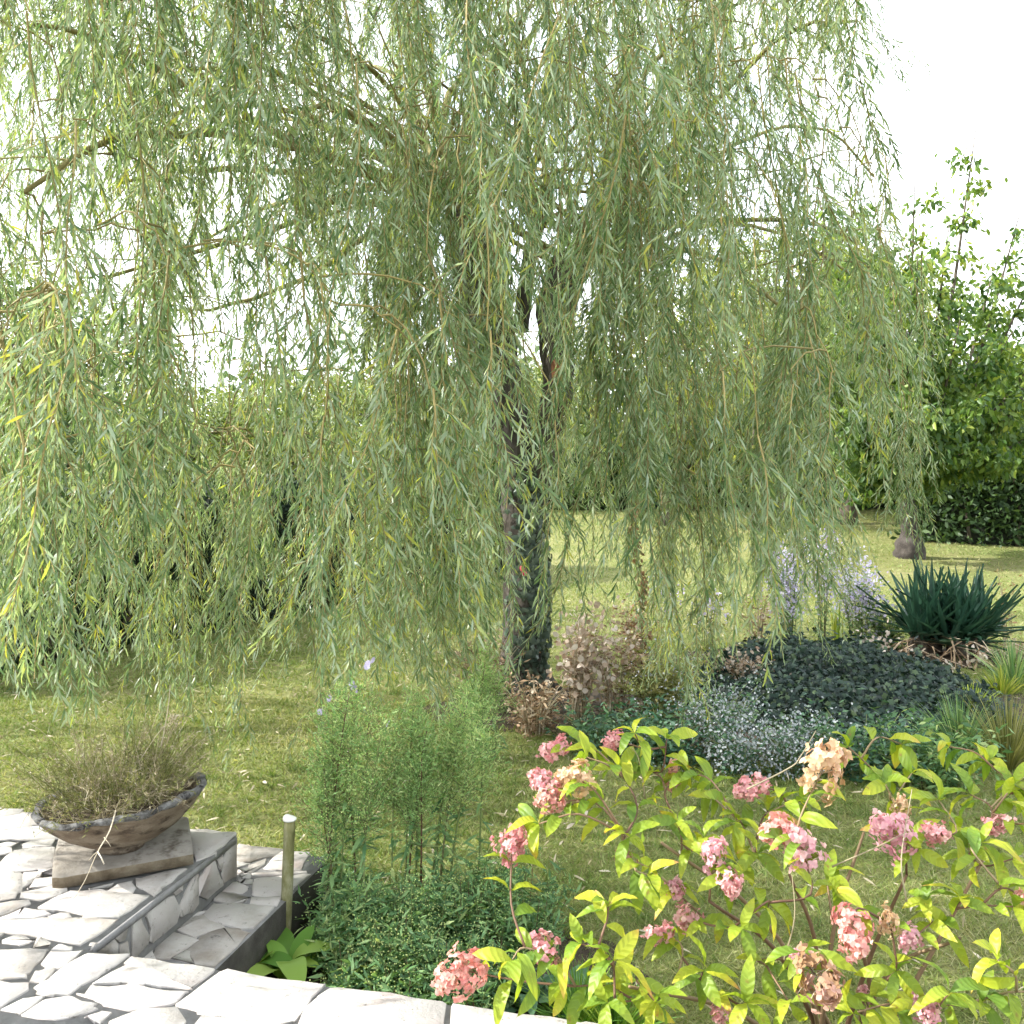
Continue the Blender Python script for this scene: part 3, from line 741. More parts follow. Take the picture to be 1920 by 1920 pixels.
# limbs: (pixel tips and mid points) + random ones filling the crown all round
HL = wl(862, 385, 7.18); HR = wl(1078, 480, 7.05); HC = wl(1008, 425, 7.4)
limbs = []
def limb(pts, r0, r1, n=14):
    p = smooth_path(pts, n); limbs.append((p, np.linspace(r0, r1, n)))
hand = [
 (HL, (740, 335, 7.0), (600, 322, 6.6), (380, 318, 6.0), (230, 340, 5.4), .055),
 (HL, (700, 290, 7.2), (560, 215, 7.2), (380, 200, 7.1), (200, 260, 7.0), .045),
 (HL, (730, 270, 7.0), (610, 190, 6.5), (500, 130, 6.0), (330, 130, 5.2), .045),
 (HL, (790, 250, 7.1), (760, 100, 7.2), (720, -60, 7.3), (650, -180, 7.4), .05),
 (HL, (815, 220, 7.2), (785, 80, 7.0), (770, -40, 6.8), (760, -160, 6.4), .05),
 (HL, (830, 230, 7.3), (870, 140, 7.6), (930, 60, 8.0), (980, -60, 8.2), .055),
 (HL, (850, 240, 7.1), (900, 160, 6.9), (945, 90, 6.7), (1000, 10, 6.4), .035),
 (HL, (880, 230, 7.3), (960, 110, 7.0), (1010, 40, 6.7), (1080, -60, 6.3), .03),
 (HL, (810, 300, 6.6), (800, 260, 6.0), (805, 285, 5.3), (830, 330, 4.9), .035),
 (HL, (740, 260, 6.5), (620, 200, 5.7), (560, 220, 5.0), (520, 300, 4.5), .035),
 (HL, (700, 350, 6.6), (540, 420, 6.0), (380, 470, 5.5), (200, 520, 4.9), .035),
 (HL, (690, 440, 7.3), (600, 510, 7.5), (440, 570, 7.4), (320, 585, 7.2), .045),
 (HL, (660, 380, 7.6), (520, 380, 8.3), (420, 430, 8.9), (300, 500, 9.4), .045),
 (HL, (720, 300, 7.7), (600, 240, 8.5), (470, 220, 9.2), (330, 260, 9.8), .045),
 (HL, (800, 280, 7.8), (760, 170, 8.6), (690, 120, 9.4), (600, 160, 10.1), .045),
 (HL, (620, 300, 6.4), (420, 200, 5.4), (230, 90, 4.6), (60, 40, 4.1), .045),
 (HL, (640, 300, 6.2), (430, 260, 5.0), (230, 260, 4.1), (40, 360, 3.6), .045),
 (HC, (1035, 380, 7.5), (1020, 300, 7.6), (1030, 180, 7.8), (1060, 60, 8.1), .045),
 (HC, (990, 330, 7.3), (1030, 280, 7.1), (1120, 200, 6.7), (1200, 110, 6.2), .04),
 (HC, (985, 340, 7.0), (1000, 250, 6.4), (1040, 190, 5.7), (1090, 200, 5.1), .035),
 (HR, (1130, 340, 7.1), (1200, 150, 7.0), (1300, 50, 6.8), (1420, -10, 6.6), .045),
 (HR, (1110, 400, 7.3), (1180, 250, 7.7), (1280, 130, 8.3), (1420, 80, 8.9), .04),
 (HR, (1180, 440, 6.9), (1300, 350, 6.6), (1420, 330, 6.3), (1545, 290, 6.0), .016),
 (HR, (1150, 440, 6.9), (1290, 420, 6.6), (1480, 410, 6.2), (1600, 450, 5.9), .035),
 (HR, (1160, 500, 6.8), (1300, 470, 6.3), (1400, 530, 5.9), (1480, 590, 5.6), .03),
 (HR, (1170, 480, 7.3), (1330, 420, 7.9), (1500, 450, 8.4), (1650, 560, 8.9), .035),
 (HR, (1120, 430, 6.6), (1170, 330, 5.9), (1230, 280, 5.2), (1290, 290, 4.7), .035),
 (HR, (1100, 400, 7.7), (1140, 300, 8.5), (1190, 260, 9.3), (1260, 300, 10.0), .04),
 (HR, (1180, 360, 6.8), (1330, 200, 6.4), (1480, 60, 6.1), (1600, 40, 5.8), .035),
 (HR, (1200, 400, 7.3), (1400, 260, 7.7), (1540, 240, 8.0), (1640, 330, 8.2), .03),
]
for h in hand:
    pts = [h[0]] + [wl(*q) for q in h[1:-1]]
    r0 = h[-1] * .72
    limb(pts, r0, .009 if r0 > .02 else .004)
# many thin shoots off the pollard heads
for hub, nsh in ((HL, 46), (HR, 22), (HC, 14)):
    for i in range(nsh):
        a = rng.random() * 2 * math.pi; el = rng.uniform(.15, 1.2); L = rng.uniform(1.0, 2.6)
        d = np.array((math.cos(a) * math.cos(el), math.sin(a) * math.cos(el), math.sin(el)))
        if d[0] > .5 and hub is HR: L *= .75
        s = hub + rng.normal(size=3) * .07
        e = s + d * L + np.array((0, 0, -.20 * L * L * math.cos(el)))
        limb([s, s + d * L * .35 + rng.normal(size=3) * .05, s + d * L * .7 + np.array((0, 0, -.05 * L * L)), e], rng.uniform(.012, .026), .004, 10)
LP = np.concatenate([p[3:] for p, _ in limbs])
for i, (p, r) in enumerate(limbs):
    mb = MB(); mb.tube(p + rng.normal(size=p.shape) * .008, r, 7 if i < len(hand) else 5, 0); 
    mb.build('limb', M['limb_bark'], willow, smooth=True)

# hanging branch prototypes
def bunch(L, seed, tpl, dens=1.0):
    mb = MB()
    nseg = 9
    t = np.linspace(0, 1, nseg)
    sway = rng.normal(size=2) * .12 * L
    ph = rng.random() * 6
    main = np.stack([sway[0] * t ** 1.5 + .012 * np.sin(t * 9 + ph), sway[1] * t ** 1.5 + .012 * np.cos(t * 8 + ph), -L * t], -1)
    mb.tube(main, np.linspace(.0042, .0016, nseg), 3, 1, rng.random(), cap=False)
    twigs = [(main, .06)]
    ntw = int(L / .070)
    for f in np.linspace(.04, .93, ntw) + rng.normal(size=ntw) * .02:
        f = float(np.clip(f, .01, .97))
        p = np.array([np.interp(f, t, main[:, i]) for i in range(3)])
        a = rng.random() * 2 * math.pi; o = np.array((math.cos(a), math.sin(a), 0))
        l = rng.uniform(.14, .46) * (1 - .35 * f)
        k = rng.uniform(.25, .95)
        pth = bez(p, p + o * l * k * .6 + np.array((0, 0, -l * .30)), p + o * l * k * .72 + np.array((0, 0, -l * .95)), 4)
        mb.tube(pth, [.0017, .0014, .0011, .0007], 3, 1, rng.random(), cap=False)
        twigs.append((pth, 0))
    for pth, s0 in twigs:
        sl_ = np.linalg.norm(np.diff(pth, axis=0), axis=1); cum = np.concatenate([[0], np.cumsum(sl_)])
        nlv = int(cum[-1] / .0132 * dens)
        s = np.linspace(cum[-1] * .06 + s0, cum[-1], max(nlv, 2)) 
        P = np.stack([np.interp(s, cum, pth[:, i]) for i in range(3)], -1)
        D = nrm(np.stack([np.interp(s, cum, np.gradient(pth[:, i], cum)) for i in range(3)], -1))
        n = len(P); a = np.arange(n) * 2.4 + rng.random() * 6 + rng.normal(size=n) * .4
        o = np.stack([np.cos(a), np.sin(a), rng.normal(size=n) * .15], -1)
        X = nrm(D * rng.uniform(.7, 1.2, (n, 1)) + o * rng.uniform(.25, 1.05, (n, 1)) + np.array((0, 0, -.25)))
        Nn = rng.normal(size=(n, 3)) + o
        Lf = rng.uniform(.038, .078, n) * np.interp(np.linspace(0, 1, n), [0, .15, .8, 1], [.75, 1, .95, .6])
        tn = np.clip(rng.beta(2.2, 2.6, n) + rng.normal() * .06, 0, 1)
        stamp(mb, tpl, P, X, Nn, Lf, Lf * rng.uniform(.105, .15, n), 0, tn)
    return mb
NP = 12
protoL = np.linspace(.65, 1.45, NP)
wm = [M['willow'], M['willow_twig']]
near_p = [bunch(L, i, T_LANCE) for i, L in enumerate(protoL)]
near_me = [b.mesh('hanging_branch', wm) for b in near_p]
far_p = [bunch(L, i, T_DIAM, .92).arrays() for i, L in enumerate(protoL)]

# crown cover as read from the photograph: rows of (x breaks, cover) every 130 px
rows = [
 (-520, [(-700, .0), (-300, .25), (200, .35), (1200, .35), (1500, .25), (1700, .0)]),
 (-130, [(-600, .2), (-100, .4), (0, .65), (480, .75), (1500, .65), (1600, .3), (1690, 0)]),
 (65, [(-600, .15), (-120, .3), (0, .62), (120, .86), (480, .84), (560, .68), (960, .70), (1100, .84), (1430, .82), (1500, .62), (1600, .35), (1660, 0)]),
 (195, [(-600, .15), (-120, .3), (0, .45), (90, .80), (200, .86), (480, .78), (700, .74), (900, .62), (1010, .84), (1290, .86), (1340, .55), (1480, .48), (1570, .20), (1630, 0)]),
 (325, [(-600, .15), (-120, .3), (0, .70), (100, .62), (190, .45), (260, .72), (480, .74), (820, .80), (960, .55), (1060, .50), (1120, .86), (1320, .80), (1370, .42), (1440, .16), (1540, .10), (1680, 0)]),
 (455, [(-600, .15), (-120, .3), (0, .30), (80, .15), (250, .22), (290, .80), (460, .66), (540, .55), (620, .88), (880, .90), (960, .55), (1060, .40), (1110, .86), (1400, .82), (1560, .70), (1640, .45), (1690, 0)]),
 (585, [(-600, .15), (-120, .3), (0, .72), (330, .66), (380, .16), (620, .28), (680, .88), (900, .88), (1000, .58), (1100, .70), (1130, .86), (1500, .84), (1640, .66), (1700, 0)]),
 (715, [(-600, .15), (-120, .3), (0, .86), (320, .74), (390, .14), (620, .30), (690, .84), (900, .82), (990, .72), (1100, .72), (1160, .84), (1560, .80), (1640, .50), (1720, .12), (1770, 0)]),
 (845, [(-600, .2), (-120, .4), (0, .86), (100, .84), (200, .70), (640, .74), (700, .88), (900, .74), (1000, .70), (1100, .74), (1500, .78), (1580, .45), (1660, .30), (1720, .42), (1760, 0)]),
 (975, [(-600, .2), (-120, .4), (0, .80), (60, .80), (130, .40), (220, .58), (640, .64), (700, .76), (820, .80), (930, .55), (1010, .22), (1170, .30), (1240, .60), (1540, .55), (1590, .06), (1700, .10), (1740, 0)]),
 (1105, [(-600, .15), (-120, .3), (0, .68), (60, .68), (130, .32), (220, .56), (560, .56), (690, .62), (800, .80), (920, .60), (1000, .16), (1160, .18), (1220, .45), (1320, .45), (1500, .50), (1560, .10), (1600, 0)]),
 (1215, [(-600, .15), (-120, .3), (0, .35), (80, .30), (150, .55), (280, .45), (420, .50), (600, .42), (700, .55), (740, .80), (810, .62), (900, .42), (1020, .12), (1180, .22), (1290, .38), (1360, .06), (1500, .08), (1560, 0)]),
 (1300, [(-600, .1), (0, .06), (150, .08), (400, .05), (600, .06), (730, .30), (800, .18), (850, .05), (1270, .12), (1330, 0), (1700, 0)]),
]
ry = np.array([r[0] for r in rows], float)
GXp = np.arange(-600, 1800, 20.0)
grid = np.array([np.interp(GXp, [a for a, _ in r[1]], [b for _, b in r[1]]) for r in rows])
def cover(px, py):
    i = np.clip(np.searchsorted(ry, py) - 1, 0, len(ry) - 2); t = np.clip((py - ry[i]) / (ry[i + 1] - ry[i]), 0, 1)
    j = np.clip(((px + 600) / 20).astype(int), 0, len(GXp) - 1)
    c = grid[i, j] * (1 - t) + grid[i + 1, j] * t
    c = c * np.clip(.80 + .30 * np.sin(px * .043 + .9 * np.sin(py * .006) + .5) + .22 * np.sin(px * .101 + 1.7 + .6 * np.sin(py * .011)), .25, 1.06)
    return np.where((px < -600) | (px > 1790) | (py < -700) | (py > 1330), 0, c)

CC = np.array((-.35, 7.0))
cand = []
NC = 1650
tries = 0
occ = np.zeros((60, 60))       # running cover tally on a coarse 45 px grid, to spread the branches evenly
while len(cand) < NC and tries < 120000:
    tries += 1
    px = rng.uniform(-560, 1770); py = rng.uniform(-420, 1290)
    c0 = float(cover(np.array([px]), np.array([py]))[0])
    if c0 <= .01: continue
    # depth along this sight line inside the crown
    dx = (px - 960) / F
    R = np.interp(px, [-600, 300, 1000, 1300, 1770], [4.6, 4.3, 3.6, 3.2, 3.0])
    A2 = 1 + dx * dx; B2 = -2 * (CC[0] * dx + CC[1]); C2 = CC @ CC - R * R
    disc = B2 * B2 - 4 * A2 * C2
    if disc <= 0:
        Y = -B2 / (2 * A2)
        if disc < -9: continue
    else:
        y1, y2 = (-B2 - math.sqrt(disc)) / (2 * A2), (-B2 + math.sqrt(disc)) / (2 * A2)
        y1 = max(y1, 3.0 if px < 200 else 3.5)
        t = rng.beta(.75, 1.0)
        Y = y1 + (y2 - y1) * t
    k = int(rng.integers(0, NP)); sc_ = rng.uniform(.85, 1.2); L = protoL[k] * sc_
    if py > 1000: 
        k = int(rng.integers(0, 7)); L = protoL[k] * sc_
    if 930 < px < 1030 and py > 860 and Y < 7.3 and rng.random() < .85: continue
    if 850 < px < 1110 and 380 < py < 900 and Y < 7.0 and rng.random() < .32: continue
    ctr = at(px, py, Y)
    top = ctr + np.array((0, 0, L / 2))
    hem = np.interp(px, [0, 120, 300, 600, 700, 800, 860, 1000, 1150, 1290, 1400, 1560, 1640, 1700, 1760], [1310, 1330, 1340, 1340, 1330, 1330, 1300, 1250, 1260, 1340, 1230, 1220, 900, 965, 900]) + rng.normal() * 25
    if to_px(ctr + np.array((0, 0, -L / 2 - .13 * sc_)))[1] > hem: continue
    if 560 < px < 1010 and 40 < py < 380 and Y < 6.9 and rng.random() < .35: continue
    if top[2] > 6.2 or ctr[2] - L / 2 < .16: continue
    zz = np.linspace(0, 1, 7)
    pp = top[None] + np.array((0, 0, -L)) * zz[:, None]
    qx, qy = to_px(pp)
    cv = cover(qx, qy)
    w = cv.min() * .7 + cv.mean() * .3
    if rng.random() > w ** 1.4: continue
    # wanted optical depth against what already hangs there
    gi = np.clip(((qy + 700) / 45).astype(int), 0, 59); gj = np.clip(((qx + 600) / 45).astype(int), 0, 59)
    want = -np.log(1 - np.clip(cv, 0, .93))
    if (occ[gi, gj] - want * (1.4 if py < 480 else 1.1)).mean() > 0: continue
    dens = .055 * sc_ * (F / Y * .5) ** 1.0 / (45 * 45) * (L / 7) * 260 * 1.0
    dens = (np.pi / 4 * .008 * .09 * .085 * 1e3) * 0 + .040 * (L / sc_) * (200 * (F / Y) ** 2 * 2.6e-4 * sc_ ** 2 / (45 * 45)) / 7 * 25
    np.add.at(occ, (gi, gj), dens)
    cand.append((top, k, sc_, Y, px, py))
for (px, ya, yb_, Yc, n, sx) in ((775, 330, 1225, 4.9, 30, 42), (730, 420, 900, 5.0, 12, 60), (1175, 230, 860, 4.8, 16, 45), (1290, 560, 1250, 5.3, 16, 38), (1480, 640, 1100, 5.7, 12, 40), (70, 620, 1190, 3.4, 16, 45), (1705, 800, 890, 6.2, 6, 18),
                               (250, 60, 700, 4.4, 12, 60), (1150, -20, 400, 5.0, 12, 60), (200, 760, 1250, 4.2, 10, 90), (420, 800, 1270, 5.2, 12, 110), (1560, -80, 200, 5.8, 8, 60)):
    for i in range(n):
        k = int(rng.integers(0, 6)); sc_ = rng.uniform(.75, 1.05); L = protoL[k] * sc_
        Y = Yc + rng.normal() * .18; x_ = px + rng.normal() * sx; y_ = rng.uniform(ya, yb_)
        bt = at(x_, y_, Y); hl_ = L / 2 * F / Y
        if y_ + hl_ > yb_ + 90: y_ = yb_ + 90 - hl_
        if y_ - hl_ < ya - 60: y_ = ya - 60 + hl_
        cand.append((at(x_, y_, Y) + np.array((0, 0, L / 2)), k, sc_, Y, x_, y_))
print('willow branches', len(cand), 'tries', tries)
cand.sort(key=lambda c: c[3] + (0 if -80 < c[4] < 1750 and -60 < c[5] else 50))
tw = MB()
tops = np.array([c[0] for c in cand]) - TB
dmin = np.array([np.min(np.linalg.norm(LP - t, axis=1)) for t in tops])
SKL = LP.copy()
for i in np.argsort(dmin):
    tl = tops[i]
    d = np.linalg.norm((SKL - tl) * np.array((1, 1, .8)), axis=1) + np.where(SKL[:, 2] < tl[2] - .05, .7, 0)
    near = np.argsort(d)[:6]
    q = SKL[int(near[int(rng.integers(0, len(near)))])]
    mid = np.array((q[0] * .3 + tl[0] * .7, q[1] * .3 + tl[1] * .7, max(q[2], tl[2]) + .10 * np.linalg.norm((q - tl)[:2]) + .02)) + rng.normal(size=3) * .03
    arc = bez(q, mid, tl, 7)
    tw.tube(arc + np.vstack([np.zeros((1, 3)), rng.normal(size=(5, 3)) * .008, np.zeros((1, 3))]), np.linspace(.0046, .0030, 7), 4, 0, rng.random() * .5, cap=False)
    SKL = np.vstack([SKL, arc[2:6]])
FV, FP, FT, fo = [], [], [], 0
for i, (top, k, sc_, Y, px, py) in enumerate(cand):
    tl = top - TB
    ang = rng.random() * 2 * math.pi
    sq = rng.uniform(.8, 1.25)
    lean = rng.normal(size=2) * .11
    if i < 300:
        Mx = Matrix.Translation(Vector(tl)) @ Matrix.Rotation(lean[0], 4, 'X') @ Matrix.Rotation(lean[1], 4, 'Y') @ Matrix.Rotation(ang, 4, 'Z') @ Matrix.Diagonal((sc_ * sq, sc_ * sq, sc_, 1))
        link('hanging_branch', near_me[k], willow, Mx)
    else:
        v, polys, tt = far_p[k]
        ca, sa = math.cos(ang) * sc_ * sq, math.sin(ang) * sc_ * sq
        w_ = np.empty_like(v); w_[:, 0] = v[:, 0] * ca - v[:, 1] * sa; w_[:, 1] = v[:, 0] * sa + v[:, 1] * ca; w_[:, 2] = v[:, 2] * sc_
        w_[:, 0] += lean[0] * w_[:, 2]; w_[:, 1] += lean[1] * w_[:, 2]
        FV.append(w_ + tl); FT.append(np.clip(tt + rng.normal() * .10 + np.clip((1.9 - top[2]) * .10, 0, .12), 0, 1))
        FP += [(p + fo, m) for p, m in polys]; fo += len(v)
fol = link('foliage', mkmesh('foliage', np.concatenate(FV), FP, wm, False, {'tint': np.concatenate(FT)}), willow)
fol['kind'] = 'stuff'
tw_o = tw.build('twigs', M['willow_twig'], willow); tw_o['kind'] = 'stuff'
del FV, FP, FT
print('willow done')

# ------------------------------------------------------------------ background trees
def tree_mesh(h, rx, trunk_h, nclump, nleaf, leaf, seed, tall=1.0, fill=.75, tpl=T_OVAL, squash=1.0):
    """returns (trunk MB, crown MB) standing at the origin"""
    tk, cr = MB(), MB()
    lean = rng.normal(size=2) * .15
    tk.tube(smooth_path([(0, 0, -.05), (lean[0] * .3, lean[1] * .3, trunk_h * .6), (lean[0], lean[1], trunk_h * 1.2), (lean[0] * 1.6, lean[1] * 1.4, h * .72)], 12), np.linspace(h * .032 + .03, .02, 12), 10, 0, wob=.06)
    cz = (h + trunk_h) / 2; hz = (h - trunk_h) / 2
    for i in range(nclump):
        d = rdir(1)[0]; r = rng.uniform(.35, 1) ** .5
        c = np.array((d[0] * rx * r, d[1] * rx * r, cz + d[2] * hz * r))
        c[:2] *= np.interp(c[2], [trunk_h, cz, h], [.85, 1, .55])
        s = rng.uniform(.16, .30) * rx
        f = rng.uniform(.25, .8)
        b0 = np.array((lean[0] * f, lean[1] * f, trunk_h + (c[2] - trunk_h) * rng.uniform(.1, .6)))
        tk.tube(bez(b0, (b0 + c) / 2 + np.array((0, 0, .12 * rx)), c, 6), np.linspace(.014 * rx + .008, .005, 6), 5, 0, cap=False)
        n = int(nleaf / nclump * rng.uniform(.6, 1.4))
        g = rng.normal(size=(n, 3)) * np.array((1, 1, .75 * squash)) * s * .62
        P = c + g
        out = nrm(g + (c - np.array((0, 0, cz))) * .4)
        X = nrm(rdir(n) + out * .6 + np.array((0, 0, -.35)))
        L = rng.uniform(.6, 1.2, n) * leaf
        tn = np.clip(rng.beta(2, 2.4, n) + rng.normal() * .12, 0, 1)
        stamp(cr, tpl, P, X, out + rdir(n) * .8 + np.array((0, 0, .5)), L, L * rng.uniform(.45, .65, n), 0, tn)
    return tk, cr
protos = []
for (h, rx, th_, nc, nlv, lf_) in [(5.6, 2.3, 1.0, 58, 9500, .13), (4.4, 2.2, .5, 46, 8000, .12), (6.6, 2.6, 1.4, 64, 10500, .14)]:
    tk, cr = tree_mesh(h, rx, th_, nc, nlv, lf_, 0, tpl=T_DIAM)
    protos.append((tk.mesh('trunk', M['bark'], True), cr, {}))
def place_tree(pi, mat, loc, sc_, rz, name, label, cat='tree', group=None):
    tkm, cr, cache = protos[pi]
    if mat not in cache: cache[mat] = cr.mesh('crown', M[mat])
    e = empty(name, loc, rz); e.scale = sc_ if hasattr(sc_, '__len__') else (sc_, sc_, sc_)
    link('trunk', tkm, e); link('crown', cache[mat], e)
    return tag(e, label, cat, group)
def far(px, Y): return ((px - 960) / F * Y, Y, 0)
GT = 'trees at the far side of the lawn'
place_tree(1, 'far_yellow', far(90, 21), (1.3, 1.2, .82), .3, 'garden_tree', 'yellowish tree above the hedge nearest the photo left edge', group=GT)
place_tree(1, 'far_yellow', far(330, 23), (1.35, 1.2, .72), 1.9, 'garden_tree', 'low rounded yellow-green tree behind the left part of the hedge', group=GT)
place_tree(0, 'far_yellow', far(560, 25), (1.4, 1.2, .60), 2.7, 'garden_tree', 'low yellow-green tree above the middle of the hedge', group=GT)
place_tree(1, 'far_yellow', far(760, 24), (1.3, 1.2, .80), 4.4, 'garden_tree', 'pale green tree seen just left of the willow trunk', group=GT)
place_tree(0, 'far_yellow', far(930, 27), (1.4, 1.2, .72), .8, 'garden_tree', 'yellow-green tree directly behind the willow trunk', group=GT)
place_tree(1, 'far_yellow', far(1110, 25), (1.2, 1.2, .92), 5.2, 'garden_tree', 'pale tree behind the strands right of the willow trunk', group=GT)
place_tree(0, 'far_yellow', far(1290, 23), (1.15, 1.15, 1.05), 3.3, 'garden_tree', 'broad yellow-green tree behind the willow strands over the open lawn', group=GT)
place_tree(2, 'far_yellow', far(1480, 22), (1.0, 1.0, 1.0), 1.2, 'garden_tree', 'tall yellow-green tree between the willow and the cherry tree', group=GT)
place_tree(2, 'far_yellow', far(1590, 19.5), (.85, .85, .86), 2.9, 'garden_tree', 'yellow-green tree just left of the cherry crown behind the last strands', group=GT)
place_tree(0, 'far_green', far(1600, 29), (1.4, 1.2, 1.0), 2.2, 'garden_tree', 'dark far tree behind the cherry trunk, over the far lawn edge', group=GT)
place_tree(2, 'far_green', far(1840, 22), (1.2, 1.1, .55), 4.0, 'garden_tree', 'dark green tree filling behind the right part of the cherry', group=GT)
place_tree(0, 'far_green', far(2080, 18), (1.2, 1.2, .8), .4, 'garden_tree', 'dark tree mostly beyond the right edge of the photo', group=GT)
place_tree(2, 'far_green', far(-90, 13), (1.0, 1.0, .62), 2.4, 'garden_tree', 'dark green tree at the far left edge beyond the hedge', group=GT)
place_tree(2, 'far_green', far(-260, 18), (1.3, 1.3, .9), 5.4, 'garden_tree', 'dark tree beyond the photo left edge behind the hedge', group=GT)
# the closing woodland edge far behind
mb = MB()
for i in range(46):
    x = -44 + i * 2 + rng.normal() * .5; y = 37 + rng.uniform(-2, 3); h = rng.uniform(3.0, 4.6)
    n = 420
    g = rng.normal(size=(n, 3)) * np.array((1.1, .8, h * .28)); P = np.array((x, y, h * .5)) + g
    P[:, 2] = np.abs(P[:, 2])
    stamp(mb, T_DIAM, P, rdir(n), rdir(n), rng.uniform(.25, .5, n), rng.uniform(.2, .35, n), 0, np.clip(rng.beta(2, 2.2, n) + rng.normal() * .1, 0, 1))
wd = mb.build('woodland_edge', M['far_green'])
tag(wd, 'far band of green bushes closing the lawn', 'woodland', kind='stuff')

# cherry tree on the lawn
CB = gnd(1705, 1046)
cherry = empty('cherry_tree', CB)
tag(cherry, 'vase shaped cherry tree with swollen burl trunk on the right lawn', 'tree')
def cl(px, py, Y=None): return at(px, py, CB[1] if Y is None else Y) - CB
mb = MB()
mb.tube(smooth_path([(0, 0, -.06), (0, 0, .05), (0, 0, .25), (0.0, 0, .40), (-.01, 0, .52), (-.02, 0, .70), (-.02, .02, 1.0), (0, .03, 1.35)], 26), np.interp(np.linspace(0, 1, 26), [0, .08, .2, .28, .34, .5, .8, 1], [.25, .225, .215, .19, .125, .115, .13, .15]), 18, 0, wob=.06)
mb.build('trunk', M['cherry_burl'], cherry, smooth=True)
tips = [(1830, 240, 14.3), (1715, 340, 14.0), (1610, 345, 14.6), (1530, 350, 14.2), (1560, 460, 13.4), (1660, 430, 15.2), (1780, 420, 13.2), (1915, 390, 14.8), (1960, 470, 14), (1870, 480, 15.4), (1640, 540, 12.8),
        (1720, 480, 13.0), (1480, 560, 14.4), (1520, 660, 13.6), (1560, 760, 13.0), (1590, 860, 13.4), (1700, 620, 12.6), (1800, 600, 12.8), (1900, 620, 12.9), (1980, 620, 13.8), (2030, 760, 14), (1930, 740, 12.9), (1840, 740, 12.5),
        (1750, 760, 12.4), (1660, 740, 12.5), (1960, 860, 13.2), (1890, 850, 13.0), (1810, 850, 12.8), (1620, 930, 13.8), (1650, 640, 15.6), (1780, 560, 15.8), (1880, 640, 15.8), (1580, 620, 15.5), (1960, 760, 15.6), (1700, 760, 15.8), (1820, 800, 15.9), (1600, 800, 15.4), (1730, 860, 13.2)]
lf_ = MB()
lb = []
for (px, py, Y) in tips:
    e = cl(px, py, Y); s = np.array((0, 0, 1.0 + rng.uniform(0, .5))) + rng.normal(size=3) * .05
    up = max(.1, e[2] - s[2])
    mid = s + (e - s) * .45 + np.array((0, 0, -.04 * up)) + np.array((e[0] * .10, e[1] * .10, 0))
    p = smooth_path([s, mid, e], 14)
    m2 = MB(); m2.tube(p, np.linspace(.05, .006, 14), 6, 0); m2.build('limb', M['bark'], cherry, smooth=True)
    lb.append(p)
    # side shoots
    for f in np.linspace(.25, .97, 12):
        q = p[int(f * 13)]
        a = rng.random() * 2 * math.pi
        o = np.array((math.cos(a), math.sin(a), rng.uniform(-.25, .55)))
        l = rng.uniform(.28, .8) * (1.15 - .62 * f)
        b2 = bez(q, q + o * l * .6, q + o * l + np.array((0, 0, -.12 * l)), 5)
        m3 = 0
        n = int(66 * (.5 + l)); t = rng.random(n)
        P = q + (b2[-1] - q) * t[:, None] + rng.normal(size=(n, 3)) * .085
        X = nrm(np.array((0, 0, -.75)) + rdir(n) * .8)
        L = rng.uniform(.08, .135, n)
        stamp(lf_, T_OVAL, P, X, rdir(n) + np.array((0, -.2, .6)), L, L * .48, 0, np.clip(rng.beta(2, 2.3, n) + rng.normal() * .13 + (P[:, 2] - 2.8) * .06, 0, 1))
        n = 8; P = q + rng.normal(size=(n, 3)) * .05
        stamp(lf_, T_OVAL, P, nrm(np.array((0, 0, -.7)) + rdir(n) * .8), rdir(n) + np.array((0, 0, .6)), .11, .052)
tag(lf_.build('crown', M['cherry'], cherry), kind='stuff')

